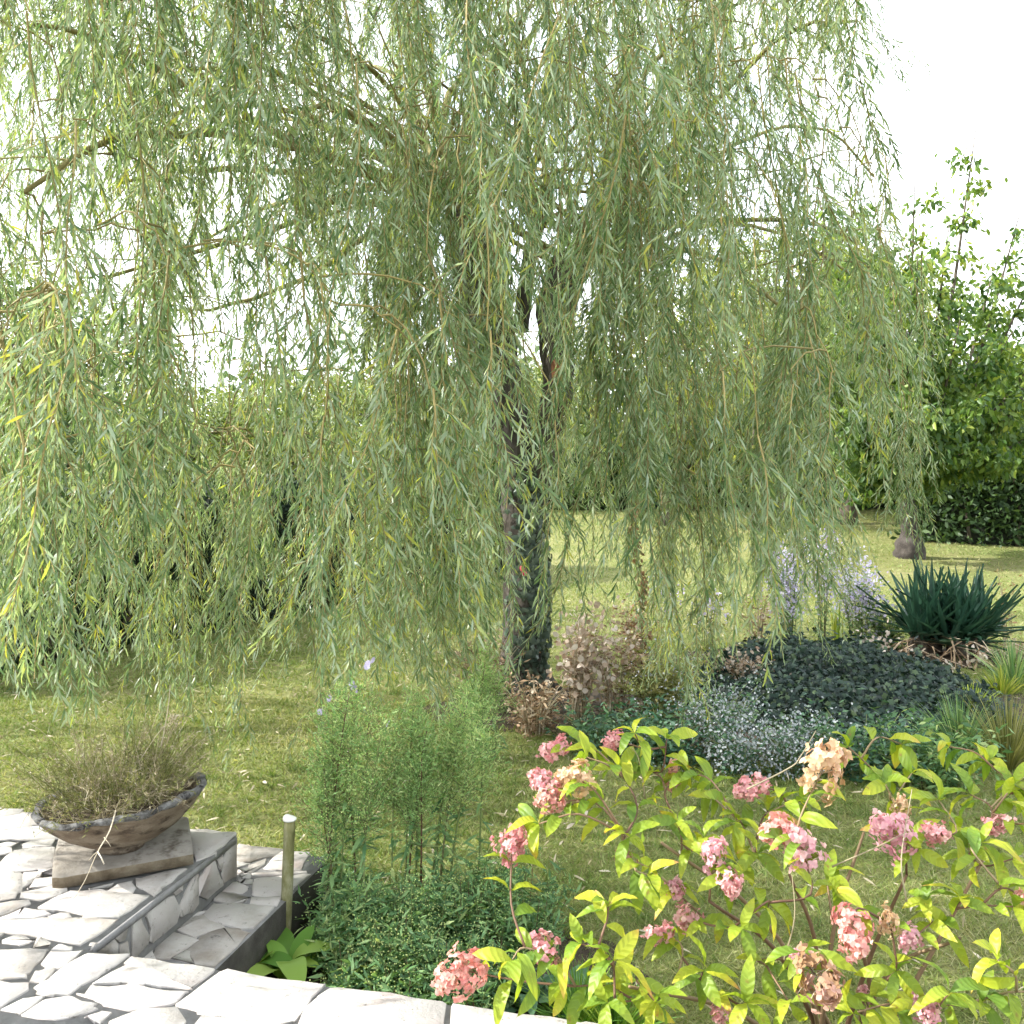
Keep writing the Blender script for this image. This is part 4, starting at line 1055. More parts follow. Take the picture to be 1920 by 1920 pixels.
# ------------------------------------------------------------------ hedges
def hedge(name, a, b, h, dep, n, leaf, label, mat='hedge', cat='hedge', rag=.05):
    a, b = np.array(a, float), np.array(b, float)
    L = np.linalg.norm(b - a); d = (b - a) / L; nn = np.array((d[1], -d[0]))
    if nn[1] > 0: nn = -nn
    e = empty(name, (a[0], a[1], 0))
    mb = MB(); nseg = 24
    # body: lumpy loaf
    V = []; 
    prof_ = [(-.5, 0), (-.5, .5), (-.48, .9), (-.36, 1), (0, 1.02), (.36, 1), (.48, .9), (.5, .5), (.5, 0)]
    for s in range(nseg + 1):
        for (o, z) in prof_:
            p = d * L * s / nseg + nn * -o * dep * .86
            V.append((p[0] + rng.normal() * .03, p[1] + rng.normal() * .03, max(z * h * .94 + rng.normal() * .02, -.03) if z > 0 else -.03))
    m = len(prof_)
    q = [(s * m + k, s * m + k + 1, (s + 1) * m + k + 1, (s + 1) * m + k) for s in range(nseg) for k in range(m - 1)]
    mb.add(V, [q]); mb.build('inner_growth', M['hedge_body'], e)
    mb = MB()
    s = rng.random(n) * L
    side = rng.random(n)
    o = np.where(side < .55, -.5, np.where(side < .9, rng.uniform(-.5, .5, n), .5)); z = np.where((side >= .55) & (side < .9), 1.0, rng.random(n) ** .85)
    Nn = np.where((np.abs(o) == .5)[:, None], np.stack([-np.sign(o) * -nn[0] * -1, -np.sign(o) * -nn[1] * -1, np.zeros(n)], -1), np.array((0, 0, 1)))
    P = np.zeros((n, 3)); P[:, :2] = d * s[:, None] - nn * o[:, None] * dep; P[:, 2] = z * h
    lump = .05 * np.sin(s * 3.1) + .04 * np.sin(s * 7.7 + 2)
    P[:, 2] += lump * z
    P += rng.normal(size=(n, 3)) * rag
    P[:, 2] = np.maximum(P[:, 2], .02)
    X = nrm(rdir(n) + Nn * .5 + np.array((0, 0, .5)))
    Lf = rng.uniform(.6, 1.3, n) * leaf
    stamp(mb, T_DIAM, P, X, rdir(n) + Nn, Lf, Lf * .42, 0, np.clip(rng.beta(2, 2.6, n), 0, 1))
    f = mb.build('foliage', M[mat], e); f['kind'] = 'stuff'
    # stems showing at the foot
    for i in range(int(L / .75)):
        t = (i + rng.uniform(.2, .8)) * .75
        p = d * t + nn * dep * .44
        m2 = MB(); m2.tube(smooth_path([(p[0], p[1], -.03), (p[0] + rng.normal() * .04, p[1], h * .3), (p[0] + rng.normal() * .06, p[1], h * .7)], 6), np.linspace(.045, .02, 6), 6); m2.build('stem', M['bark'], e)
    tag(e, label, cat)
    return e
ha = gnd(-260, 1290); hb = gnd(905, 1062)
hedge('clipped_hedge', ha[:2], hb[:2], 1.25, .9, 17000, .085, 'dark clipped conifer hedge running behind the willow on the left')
hedge('shrub_hedge', gnd(1730, 1012)[:2] + (0, .6), gnd(2200, 1035)[:2] + (0, .6), 1.55, 1.4, 9000, .13, 'dark leafy hedge beyond the cherry tree at the right edge', mat='far_green', rag=.14)
hedge('shrub_hedge', gnd(1020, 952)[:2], gnd(1660, 948)[:2], 1.5, 1.6, 9000, .17, 'dark far hedge closing the lawn behind the hanging strands', mat='far_green', rag=.18)

# slim conifer seen in the hedge gap
def lance_shrub(name, base, h, r, n, leaf, mat, label, cat='shrub'):
    e = empty(name, base)
    mb = MB(); mb.tube([(0, 0, -.03), (0, 0, h * .5), (0, 0, h * .9)], [.03, .02, .006], 6); mb.build('stem', M['bark'], e)
    mb = MB(); z = rng.random(n); a = rng.random(n) * 2 * math.pi; rr = r * np.interp(z, [0, .2, .6, 1], [.7, 1, .8, .12]) * np.sqrt(rng.random(n))
    P = np.stack([rr * np.cos(a), rr * np.sin(a), z * h], -1)
    stamp(mb, T_DIAM, P, nrm(np.stack([np.cos(a), np.sin(a), np.full(n, 1.2)], -1) + rdir(n) * .4), rdir(n), rng.uniform(.6, 1.3, n) * leaf, leaf * .35)
    f = mb.build('foliage', M[mat], e); f['kind'] = 'stuff'
    return tag(e, label, cat)
lance_shrub('conifer_shrub', gnd(572, 1085), 1.32, .22, 1600, .08, 'blue_broad', 'slim bluish conifer standing in front of the hedge')
lance_shrub('flowering_shrub', gnd(828, 1080), .95, .16, 500, .07, 'sedge', 'small yellowish shrub left of the willow trunk')
# two thin lichened trunks far across the lawn
for px, py, lab in ((1415, 992, 'short grey sapling trunk on the far lawn behind the strands'), (1245, 985, 'slim dark sapling trunk far behind the strands near the far hedge')):
    e = empty('sapling', gnd(px, py))
    mb = MB(); mb.tube(smooth_path([(0, 0, -.03), (.02, 0, .4), (-.03, 0, 1.2), (.05, 0, 2.4)], 10), np.linspace(.11, .03, 10), 8, 0, wob=.06); mb.build('trunk', M['bark'], e)
    mb = MB(); n = 700; P = rng.normal(size=(n, 3)) * (.5, .5, .7) + (0, 0, 2.5); stamp(mb, T_DIAM, P, rdir(n), rdir(n), .13, .07); f = mb.build('crown', M['far_yellow'], e); f['kind'] = 'stuff'
    tag(e, lab, 'tree')
print('background done')

# ------------------------------------------------------------------ lawn grass blades
def inside_terr(x, y):
    u = x * U2[0] + y * U2[1]; v = x * V2[0] + y * V2[1]
    return (u < UE + .01) | ((v < VTO + .005) & (u < UTO + .01))
mb = MB()
for (y0, y1, n, L, wd_) in ((2.6, 4.6, 120000, .042, .0050), (4.6, 7.0, 135000, .044, .0065), (7.0, 12, 135000, .042, .009), (12, 26, 90000, .05, .016)):
    y = np.sqrt(rng.uniform(y0 * y0, y1 * y1, n)); x = rng.uniform(-.95, .95, n) * y
    k = ~inside_terr(x, y)
    x, y = x[k], y[k]; n = len(x)
    patch = .5 + .5 * np.sin(x * 1.7 + 1.3 * np.sin(y * 1.1)) * np.sin(y * 1.9 + x * .6)
    patch2 = .5 + .5 * np.sin(x * 5.1 + 2 * np.sin(y * 3.3))
    tn = np.clip(rng.beta(2.0, 2.4, n) * .75 + patch * .22 + patch2 * .10 + np.interp(y, [2, 5, 9, 14], [-.02, .02, .02, .0]), 0, 1)
    X = nrm(np.stack([rng.normal(size=n) * .8, rng.normal(size=n) * .8, rng.uniform(.25, 1.0, n)], -1))
    P = np.stack([x, y, lawn_z(x, y) - .002], -1)
    ll = L * rng.uniform(.5, 1.3, n)
    stamp(mb, T_TRI, P, X, rdir(n), ll, wd_ * rng.uniform(.7, 1.3, n), 0, tn)
nt_ = 900
cy_ = np.sqrt(rng.uniform(2.8 ** 2, 9 ** 2, nt_)); cx_ = rng.uniform(-.6, .6, nt_) * cy_
cx_ = np.repeat(cx_, 16) + rng.normal(size=nt_ * 16) * .022; cy_ = np.repeat(cy_, 16) + rng.normal(size=nt_ * 16) * .022
k = ~inside_terr(cx_, cy_); cx_, cy_ = cx_[k], cy_[k]; n = len(cx_)
stamp(mb, T_BLADE, np.stack([cx_, cy_, lawn_z(cx_, cy_)], -1), nrm(np.stack([rng.normal(size=n) * .6, rng.normal(size=n) * .6, rng.uniform(.4, 1, n)], -1)), rdir(n), rng.uniform(.035, .075, n), rng.uniform(.003, .006, n), 0, rng.uniform(0, .45, n))
tag(mb.build('grass', M['grass']), 'short mown grass with dry yellow patches', 'grass', kind='stuff')

# fallen willow leaves under the crown
mb = MB(); n = 2600
a = rng.random(n) * 2 * math.pi; rr = 4.2 * np.sqrt(rng.random(n))
x = -.35 + rr * np.cos(a); y = 7.0 + rr * np.sin(a); k = ~inside_terr(x, y) & (y > 3.2); x, y = x[k], y[k]; n = len(x)
stamp(mb, T_LANCE, np.stack([x, y, lawn_z(x, y) + rng.uniform(.014, .034, n)], -1), np.stack([rng.normal(size=n), rng.normal(size=n), rng.normal(size=n) * .12], -1), np.array((0, 0, 1)) + rng.normal(size=(n, 3)) * .25, rng.uniform(.04, .08, n), rng.uniform(.007, .012, n), 0, rng.uniform(.3, 1, n))
tag(mb.build('leaf_litter', M['straw']), 'scattered fallen willow leaves lying on the lawn under the tree', 'leaf litter', kind='stuff')

# ------------------------------------------------------------------ planting round the willow
def tuft(name, base, n, h, spread, wdt, mat, label, cat='plant', curve=.5, parent_leaf='leaf', stuff=True, leanx=0.0):
    e = empty(name, base)
    mb = MB()
    a = rng.random(n) * 2 * math.pi; t = rng.random(n)
    X = nrm(np.stack([np.cos(a) * t * spread / h + leanx, np.sin(a) * t * spread / h, np.full(n, 1.0)], -1))
    P = np.stack([np.cos(a) * t * .06, np.sin(a) * t * .06, np.zeros(n)], -1)
    L = h * rng.uniform(.6, 1.15, n)
    for i in range(n):
        d = X[i]; e_ = P[i] + d * L[i] + np.array((d[0] * curve * L[i] * .6, d[1] * curve * L[i] * .6, -curve * L[i] * .5 * t[i]))
        pth = bez(P[i], P[i] + d * L[i] * .55, e_, 5)
        sd = nrm(np.cross(d, np.array((0, 0, 1)) + rng.normal(size=3) * .3)) * wdt * .5
        w_ = np.array([1, 1, .85, .6, .05])[:, None]
        V = np.concatenate([pth + sd * w_, pth - sd * w_])
        mb.add(V, [[(k, k + 1, 5 + k + 1, 5 + k) for k in range(4)]], 0, rng.random())
    o = mb.build('leaves', M[mat], e)
    if stuff: o['kind'] = 'stuff'
    return tag(e, label, cat)

# dark ivy carpet
ib = np.array((2.30, 7.05, 0.0))
ivy = empty('ivy_carpet', ib); tag(ivy, 'low dark carpet of ivy on the ground below the yucca', 'ivy')
mb = MB(); nu, nv = 30, 20
def mound(x, y):
    r = np.sqrt((x / .98) ** 2 + ((y - .12 * x) / 1.40) ** 2)
    return np.clip(1 - r ** 4, 0, 1) ** .8 * (.13 + .03 * y + .035 * np.sin(x * 5 + 1) * np.sin(y * 4) + .03 * np.sin(x * 11) * np.sin(y * 9 + 1))
X_, Y_ = np.meshgrid(np.linspace(-1.05, 1.05, nu), np.linspace(-1.5, 1.5, nv))
V = np.stack([X_, Y_, mound(X_, Y_) * .93 - .02], -1).reshape(-1, 3)
q = [(i * nu + j, i * nu + j + 1, (i + 1) * nu + j + 1, (i + 1) * nu + j) for i in range(nv - 1) for j in range(nu - 1)]
mb.add(V, [q]); mb.build('inner_growth', M['ivy_body'], ivy, smooth=True)
mb = MB(); n = 13000
x = rng.uniform(-1.12, 1.12, n); y = rng.uniform(-1.6, 1.6, n); k = (x / 1.04) ** 2 + ((y - .12 * x) / 1.48) ** 2 < 1 + rng.normal(size=n) * .08; x, y = x[k], y[k]; n = len(x)
gx_ = (mound(x + .03, y) - mound(x - .03, y)) / .06; gy_ = (mound(x, y + .03) - mound(x, y - .03)) / .06
Nn = nrm(np.stack([-gx_, -gy_, np.ones(n)], -1))
P = np.stack([x, y, mound(x, y) + rng.uniform(0, .06, n) + rng.exponential(.022, n) * (1 + np.sin(x * 9 + 2) * np.sin(y * 7))], -1)
X = nrm(np.array((0, -.5, -.6)) + rdir(n) * .8)
stamp(mb, T_IVY, P, X, Nn + rdir(n) * .6 + np.array((0, -.3, 0)), rng.uniform(.025, .055, n), rng.uniform(.03, .06, n))
tag(mb.build('foliage', M['ivy'], ivy), kind='stuff')

# yucca
yb = np.array((3.56, 8.25, .02)); 
yucca = empty('yucca_plant', yb); tag(yucca, 'large spiky blue-green yucca beyond the ivy carpet', 'yucca')
def yleaf(L, w_, bend):
    t = np.linspace(0, 1, 6); z = -bend * t ** 2 * L
    wv = np.array([.5, .75, 1, .85, .5, .02]) * w_ / 2
    V = np.concatenate([np.stack([t * L, wv, z + .012], -1), np.stack([t * L, np.zeros(6), z], -1), np.stack([t * L, -wv, z + .012], -1)])
    q = [(k, 6 + k, 7 + k, k + 1) for k in range(5)] + [(6 + k, 12 + k, 13 + k, 7 + k) for k in range(5)]
    mb = MB(); mb.add(V, [q], 0, .5); return mb.mesh('leaf', M['yucca'])
yl = [yleaf(.54, .046, .02), yleaf(.60, .048, .07), yleaf(.50, .042, .16)]
def orient(P, X, up, s=1.0):
    X = Vector(X).normalized(); up = Vector(up)
    Yv = up.cross(X); 
    if Yv.length < 1e-4: Yv = Vector((0, 1, 0)).cross(X)
    Yv.normalize(); Z = X.cross(Yv)
    m = Matrix((X, Yv, Z)).transposed().to_4x4()
    return Matrix.Translation(Vector(P)) @ m @ Matrix.Scale(s, 4)
YH = ((-.22, 0), (-.08, .08), (.04, -.08), (.16, .06), (.26, 0))
for i in range(300):
    hd = YH[i % 5]
    a = rng.random() * 2 * math.pi; el = math.radians(np.interp(rng.random(), [0, .30, 1], [4, 40, 88]))
    d = (math.cos(a) * math.cos(el), math.sin(a) * math.cos(el), math.sin(el))
    p = (hd[0] + rng.normal() * .03, hd[1] + rng.normal() * .03, .06 + rng.uniform(0, .12))
    link('leaf', yl[i % 3], yucca, orient(p, d, (-d[0], -d[1], 1.2), rng.uniform(.8, 1.15)))
for hd in YH:
    mb = MB(); mb.tube([(hd[0], hd[1], -.12), (hd[0], hd[1], .1), (hd[0], hd[1], .2)], [.07, .08, .05], 8, 0, wob=.1); mb.build('stump', M['bark'], yucca)
mb = MB(); n = 120
a = rng.normal(-1.5, 1.2, n); 
P = np.stack([rng.uniform(-.5, .6, n), -.15 + .2 * np.sin(a) * rng.random(n), rng.uniform(.04, .20, n)], -1)
X = nrm(np.stack([np.cos(a) + rng.normal(size=n) * .5, np.sin(a), rng.uniform(-.6, .15, n)], -1))
stamp(mb, T_BLADE, P, X, np.array((0, 0, 1)) + rdir(n) * .4, rng.uniform(.15, .42, n), rng.uniform(.006, .020, n), 0, rng.uniform(.1, 1, n))
tag(mb.build('dead_leaves', M['dead'], yucca), kind='stuff')
mb = MB()
for cx in ((-.55, -.3, .08), (-.45, -.5, -.02), (-.2, -.55, -.05), (.1, -.35, .02), (-.62, -.15, .14)):
    n = 34; P = np.array(cx) + rng.normal(size=(n, 3)) * (.07, .05, .06)
    stamp(mb, T_OVAL, P, rdir(n), rdir(n), rng.uniform(.03, .05, n), .028, 0, rng.uniform(.4, 1, n))
tag(mb.build('dry_pods', M['pods'], yucca), kind='stuff')

# flowering and dry border plants: stems + foliage + flowers
def border(name, base, nst, h, spread, label, cat, leafm, leaf, nl, flowm=None, nf=0, fs=.02, stemm='aster_stem', fz=(.55, 1.0), ftpl=T_OVAL, bushy=0.0, leanv=(0, 0)):
    e = empty(name, base)
    st, lv, fl = MB(), MB(), MB()
    for i in range(nst):
        a = rng.random() * 2 * math.pi; r = spread * math.sqrt(rng.random())
        b = np.array((math.cos(a) * r * .35, math.sin(a) * r * .35, -.01)); hh = h * rng.uniform(.65, 1.08)
        tp = np.array((math.cos(a) * r + leanv[0], math.sin(a) * r + leanv[1], hh)) + rng.normal(size=3) * (.03, .03, 0)
        p = bez(b, np.array((b[0], b[1], hh * .6)), tp, 6)
        st.tube(p, np.linspace(.0035, .0012, 6), 4, 0, rng.random(), cap=False)
        n = nl; t = rng.uniform(.05, 1, n)
        P = np.stack([np.interp(t, np.linspace(0, 1, 6), p[:, k]) for k in range(3)], -1) + rng.normal(size=(n, 3)) * bushy
        P[:, 2] = np.maximum(P[:, 2], .01)
        X = nrm(rdir(n, -.4, .7)); L = leaf * rng.uniform(.6, 1.3, n)
        stamp(lv, T_DIAM, P, X, rdir(n) + np.array((0, 0, .8)), L, L * rng.uniform(.2, .42, n))
        if flowm:
            n = nf; t = rng.uniform(fz[0], fz[1], n)
            P = np.stack([np.interp(t, np.linspace(0, 1, 6), p[:, k]) for k in range(3)], -1) + rng.normal(size=(n, 3)) * (bushy + .022)
            P[:, 2] = np.maximum(P[:, 2], .02)
            stamp(fl, ftpl, P, rdir(n), rdir(n) + np.array((0, -.6, .8)), fs * rng.uniform(.6, 1.3, n), fs * rng.uniform(.6, 1.2, n))
    so_ = st.build('stems', M[stemm], e); so_['kind'] = 'stuff'
    if nl: lo = lv.build('foliage', M[leafm], e); lo['kind'] = 'stuff'
    if flowm: fo_ = fl.build('flowers', M[flowm], e); fo_['kind'] = 'stuff'
    return tag(e, label, cat)

def G(px, py): return gnd(px, py)
border('honesty_plant', G(1085, 1352), 44, .66, .17, 'dried honesty with silvery seed pods right of the willow trunk', 'dried plant', 'dead', .04, 14, 'pods', 11, .042, 'straw', (.35, 1), bushy=.035, leanv=(.10, .1))
border('dry_plant', G(1150, 1335), 26, .5, .22, 'low brown dried stems behind the honesty pods', 'dried plant', 'dead', .04, 22, 'pods', 5, .032, 'straw', bushy=.04)
border('dry_plant', G(1195, 1262), 26, .52, .15, 'rusty brown dead bush on the lawn behind the border', 'dried plant', 'rust', .045, 26, 'pods', 3, .03, 'straw', bushy=.04)
border('dry_plant', G(905, 1335), 40, .48, .24, 'brown withered stems at the left foot of the willow trunk', 'dried plant', 'dead', .05, 26, None, 0, 0, 'straw', bushy=.05)
border('dry_plant', G(1000, 1372), 60, .30, .26, 'flattened brown dead stalks in front of the willow trunk', 'dried plant', 'dead', .05, 14, None, 0, 0, 'straw', bushy=.05)
border('border_plant', G(1240, 1345), 40, .42, .30, 'grey green tangled border plant between honesty and pale asters', 'plant', 'olive', .05, 34, 'whiteflower', 5, .016, bushy=.05)
border('heath_aster', G(1340, 1415), 34, .40, .26, 'pale grey-white flowering aster left of the ivy carpet', 'aster', 'blue_broad', .035, 34, 'whiteflower', 42, .015, fz=(.3, 1), bushy=.045)
border('heath_aster', G(1490, 1445), 34, .27, .30, 'low whitish aster cushion in front of the ivy carpet', 'aster', 'blue_broad', .035, 34, 'whiteflower', 42, .015, fz=(.35, 1), bushy=.045)
border('heath_aster', G(1390, 1450), 22, .24, .22, 'small white flowered aster between the two larger pale ones', 'aster', 'blue_broad', .035, 38, 'whiteflower', 28, .018, fz=(.4, 1), bushy=.04)
border('border_plant', G(1250, 1425), 44, .26, .36, 'dark leafy groundcover behind the topmost shrub leaves', 'plant', 'blue_broad', .05, 38, 'whiteflower', 3, .014, bushy=.05)
border('border_plant', G(1130, 1410), 36, .20, .30, 'low dark green patch in front of the dried honesty', 'plant', 'blue_broad', .05, 34, None, 0, 0, bushy=.05)
border('border_plant', G(1620, 1450), 50, .28, .42, 'green weedy plants in front of the ivy carpet', 'plant', 'blue_broad', .05, 40, 'whiteflower', 2, .014, bushy=.05)
border('border_plant', G(1740, 1470), 44, .26, .36, 'tangled green weeds right of the ivy carpet foot', 'plant', 'aster', .055, 40, None, 0, 0, bushy=.05)
border('lilac_aster', G(1475, 1225), 30, .92, .18, 'tall lilac aster half hidden by the right willow strands', 'aster', 'aster', .045, 30, 'lilac', 34, .026, fz=(.45, 1.05), bushy=.03)
border('lilac_aster', G(1610, 1215), 26, .74, .20, 'lilac aster in full flower left of the yucca', 'aster', 'aster', .045, 34, 'lilac', 36, .026, fz=(.4, 1.05), bushy=.035)
border('lilac_aster', G(1540, 1220), 14, .98, .10, 'slender lilac aster between the two bushier lilac ones', 'aster', 'aster', .04, 24, 'lilac', 26, .024, fz=(.5, 1.05), bushy=.025)
border('lilac_aster', G(1325, 1240), 12, .66, .16, 'sparse lilac aster behind the strands over the lawn', 'aster', 'olive', .04, 18, 'lilac', 12, .024, fz=(.6, 1.05), bushy=.03)
border('lilac_aster', G(1240, 1255), 10, .74, .12, 'few pale lilac flowers beside the rusty bush', 'aster', 'olive', .04, 14, 'lilac', 9, .024, fz=(.75, 1.05), bushy=.03)
border('dry_plant', G(1420, 1235), 16, .55, .14, 'brown seed heads left of the tall lilac aster', 'dried plant', 'dead', .045, 16, 'pods', 2, .03, 'straw', bushy=.035)
border('dry_plant', G(1400, 1300), 26, .26, .18, 'small pinkish brown dry clump at the left end of the ivy carpet', 'dried plant', 'dead', .04, 18, 'pods', 6, .03, 'straw', bushy=.04)
border('dry_plant', G(1890, 1210), 9, .62, .10, 'tall dark dry seed stalk right of the yucca', 'dried plant', 'rust', .04, 20, None, 0, 0, 'straw', bushy=.025)
border('border_plant', G(1660, 1215), 30, .34, .2, 'white daisies at the left foot of the yucca', 'plant', 'aster', .05, 36, 'whiteflower', 3, .03, bushy=.04)
tuft('sedge_tuft', G(1822, 1345), 120, .22, .20, .012, 'sedge', 'yellow-green sedge tuft near the ivy carpet, the nearer of two', 'sedge')
tuft('sedge_tuft', G(1878, 1305), 110, .20, .18, .012, 'sedge', 'yellow-green sedge tuft below the yucca, the farther of two', 'sedge')
tuft('grass_clump', G(1800, 1420), 260, .36, .30, .007, 'aster', 'long arching green grass clump right of the ivy carpet', 'grass clump')
tuft('grass_clump', G(1890, 1440), 300, .42, .34, .006, 'olive', 'pale long grass clump at the right edge behind the pink shrub', 'grass clump')
tuft('grass_clump', G(1900, 1290), 200, .36, .30, .008, 'aster', 'olive grass clump at the right edge below the yucca', 'grass clump')
tuft('iris_leaves', G(1567, 1210), 9, .42, .06, .02, 'sedge', 'upright sword leaves between the lilac asters', 'iris', curve=.1)

# rusty dead climber hanging from the willow
mb = MB(); dv = empty('dead_climber', at(1192, 1100, 7.6))
pth = np.array([at(1188, 930, 7.6), at(1186, 980, 7.6), at(1194, 1040, 7.6), at(1206, 1095, 7.6), at(1203, 1140, 7.6)]) - np.array(dv.location)
pth = smooth_path(pth, 16); mb.tube(pth, .004, 4, 0, .3); mb.build('stem', M['straw'], dv)
mb = MB(); n = 260; t = rng.random(n); P = np.stack([np.interp(t, np.linspace(0, 1, 16), pth[:, k]) for k in range(3)], -1) + rng.normal(size=(n, 3)) * .018
stamp(mb, T_OVAL, P, nrm(rdir(n) + (0, 0, -1)), rdir(n), rng.uniform(.025, .05, n), .022); f = mb.build('foliage', M['rust'], dv); f['kind'] = 'stuff'
tag(dv, 'rusty brown dead climber dangling right of the willow trunk', 'dead vine')
# single fuchsia-pink bloom
fb = G(1366, 1300); e = empty('pink_bloom', fb); 
mb = MB(); hh = at(1366, 1281, fb[1])[2]; mb.tube([(0, 0, 0), (.004, 0, hh * .5), (0, 0, hh)], .002, 4); mb.build('stem', M['aster_stem'], e)
mb = MB(); stamp(mb, T_OVAL, np.tile((0, 0, hh), (7, 1)), rdir(7, -.6, .6), rdir(7), .038, .03); mb.build('petals', M['fuchsia'], e)
tag(e, 'single magenta bloom at the left end of the ivy carpet', 'flower')

# ------------------------------------------------------------------ tall asters by the step
def aster(name, base, stems, label):
    """stems: list of (tip px, tip py, start of plume 0..1, plume radius)"""
    e = empty(name, base)
    lv, bd, tp_ = MB(), MB(), MB()
    for (px, py, f0, pr) in stems:
        tip = at(px, py, base[1] + rng.normal() * .10) - base
        b = np.array((rng.normal() * .05 + tip[0] * .25, rng.normal() * .05, -.02))
        p = bez(b, np.array((b[0] * .9 + tip[0] * .2, b[1] + tip[1] * .2, tip[2] * .55)), tip, 12)
        st = MB(); st.tube(p, np.linspace(.0055, .0015, 12), 6, 0, rng.random()); st.build('stem', M['aster_stem'], e)
        tt = np.linspace(0, 1, 12)
        pt = lambda t: np.stack([np.interp(t, tt, p[:, k]) for k in range(3)], -1)
        # strap leaves on the lower stem
        n = 26; t = rng.uniform(.08, f0 + .1, n); a = rng.random(n) * 2 * math.pi
        X = nrm(np.stack([np.cos(a), np.sin(a), rng.uniform(-.7, .5, n)], -1)); L = rng.uniform(.05, .11, n)
        stamp(lv, T_LANCE, pt(t), X, np.array((0, 0, 1)) + rdir(n) * .3, L, L * .17, 0)
        # plume of fine branchlets
        n = 50
        for t in rng.uniform(f0, .99, n):
            q = pt(np.array([t]))[0]; a = rng.random() * 2 * math.pi
            l = pr * rng.uniform(.6, 1.5) * (1.25 - .8 * (t - f0) / (1 - f0))
            d = np.array((math.cos(a), math.sin(a), rng.uniform(.5, 1.3))); d /= np.linalg.norm(d)
            e2 = q + d * l * 1.3
            tp_.tube(np.array([q, (q + e2) / 2 + (0, 0, -.008), e2]), [.0012, .0009, .0005], 3, 1, rng.random(), cap=False)
            m = 15; s = rng.random(m)
            P = q + (e2 - q) * s[:, None] + rng.normal(size=(m, 3)) * .022
            X = nrm(d + rdir(m) * .8); L = rng.uniform(.012, .030, m)
            stamp(tp_, T_DIAM, P, X, rdir(m), L, L * .2, 0)
            m = 13; s = rng.uniform(.3, 1.05, m); P = q + (e2 - q) * s[:, None] + rng.normal(size=(m, 3)) * .018
            stamp(bd, T_BUD, P, rdir(m), rdir(m), rng.uniform(.004, .0075, m), rng.uniform(.004, .0065, m), 0, rng.uniform(.55, 1, m))
    o = lv.build('stem_leaves', M['aster'], e); o['kind'] = 'stuff'
    o = tp_.build('plume', [M['aster_top'], M['aster_stem']], e); o['kind'] = 'stuff'
    o = bd.build('buds', M['aster_top'], e); o['kind'] = 'stuff'
    return e
def lilac_head(parent, px, py, Y):
    P = at(px, py, Y) - np.array(parent.location)
    mb = MB(); n = 22; a = np.arange(n) * 2 * math.pi / n
    d = nrm(rdir(1, .1, 1)[0] + np.array((0, -.8, .3))); s = nrm(np.cross(d, (0, 0, 1))); u = np.cross(s, d)
    X = s * np.cos(a)[:, None] + u * np.sin(a)[:, None] + d * .25
    stamp(mb, T_DIAM, np.tile(P, (n, 1)), X, d + rdir(n) * .1, .015, .005)
    mb.build('flower', M['lilac'], parent)
a1 = aster('aster_plant', gnd(640, 1745), [(622, 1330, .38, .10), (655, 1300, .40, .11), (690, 1310, .40, .11), (605, 1420, .35, .09), (672, 1290, .45, .09), (720, 1350, .42, .10), (640, 1370, .35, .11), (595, 1480, .4, .08)], '')
tag(a1, 'tall feathery bright green aster clump right beside the mossy post', 'aster', 'budding asters by the step')
a2 = aster('aster_plant', gnd(752, 1735), [(785, 1300, .46, .09), (775, 1330, .42, .10), (800, 1370, .45, .10), (745, 1340, .42, .09), (790, 1420, .42, .09)], '')
tag(a2, 'tall dark stemmed aster in the middle of the three by the step', 'aster', 'budding asters by the step')
a3 = aster('aster_plant', gnd(800, 1720), [(880, 1300, .50, .085), (865, 1340, .5, .09), (895, 1380, .52, .07), (850, 1390, .5, .08), (905, 1330, .55, .07)], '')
tag(a3, 'leaning tall aster on the right of the three by the step', 'aster', 'budding asters by the step')
a4 = aster('aster_plant', gnd(905, 1420), [(905, 1250, .35, .10), (925, 1265, .35, .10), (885, 1285, .3, .10), (912, 1222, .4, .08)], '')
tag(a4, 'bright green budding aster at the left foot of the willow trunk', 'aster')
for (px, py) in ((600, 1335), (618, 1310), (660, 1282), (668, 1297), (688, 1250), (700, 1238), (728, 1358), (664, 1290), (690, 1244)):
    lilac_head(a1, px, py, a1.location[1] + rng.normal() * .04)
# bushy green growth at their feet
def lowbush(name, base, rx, ry, h, n, label, leafm='aster'):
    e = empty(name, base)
    st, lv, bd = MB(), MB(), MB()
    for i in range(n):
        a = rng.random() * 2 * math.pi; r = math.sqrt(rng.random())
        b = np.array((math.cos(a) * r * rx, math.sin(a) * r * ry, -.01)); hh = h * (1 - .45 * r * r) * rng.uniform(.6, 1.1)
        tpv = b + np.array((rng.normal() * .05, rng.normal() * .05, hh))
        st.tube(np.array([b, (b + tpv) / 2, tpv]), [.002, .0017, .001], 4, 0, rng.random(), cap=False)
        m = 24; t = rng.uniform(.2, 1, m); P = b + (tpv - b) * t[:, None] + rng.normal(size=(m, 3)) * .014
        L = rng.uniform(.025, .06, m); stamp(lv, T_LANCE if m < 0 else T_DIAM, P, nrm(rdir(m, -.3, .8)), rdir(m) + np.array((0, 0, .8)), L, L * .22)
        m = 8; P = tpv + rng.normal(size=(m, 3)) * .022; stamp(bd, T_BUD, P, rdir(m), rdir(m), .006, .006, 0, rng.uniform(.7, 1, m))
    st.build('stems', M['aster_stem'], e)['kind'] = 'stuff'; lv.build('foliage', M[leafm], e)['kind'] = 'stuff'; bd.build('buds', M['aster_top'], e)['kind'] = 'stuff'
    return tag(e, label, 'plant')
lowbush('leafy_clump', gnd(672, 1800), .17, .22, .30, 110, 'dense dark green leafy clump at the foot of the tallest aster')
lowbush('leafy_clump', gnd(775, 1810), .22, .24, .30, 140, 'dense green leafy clump in the middle of the bed by the terrace edge')
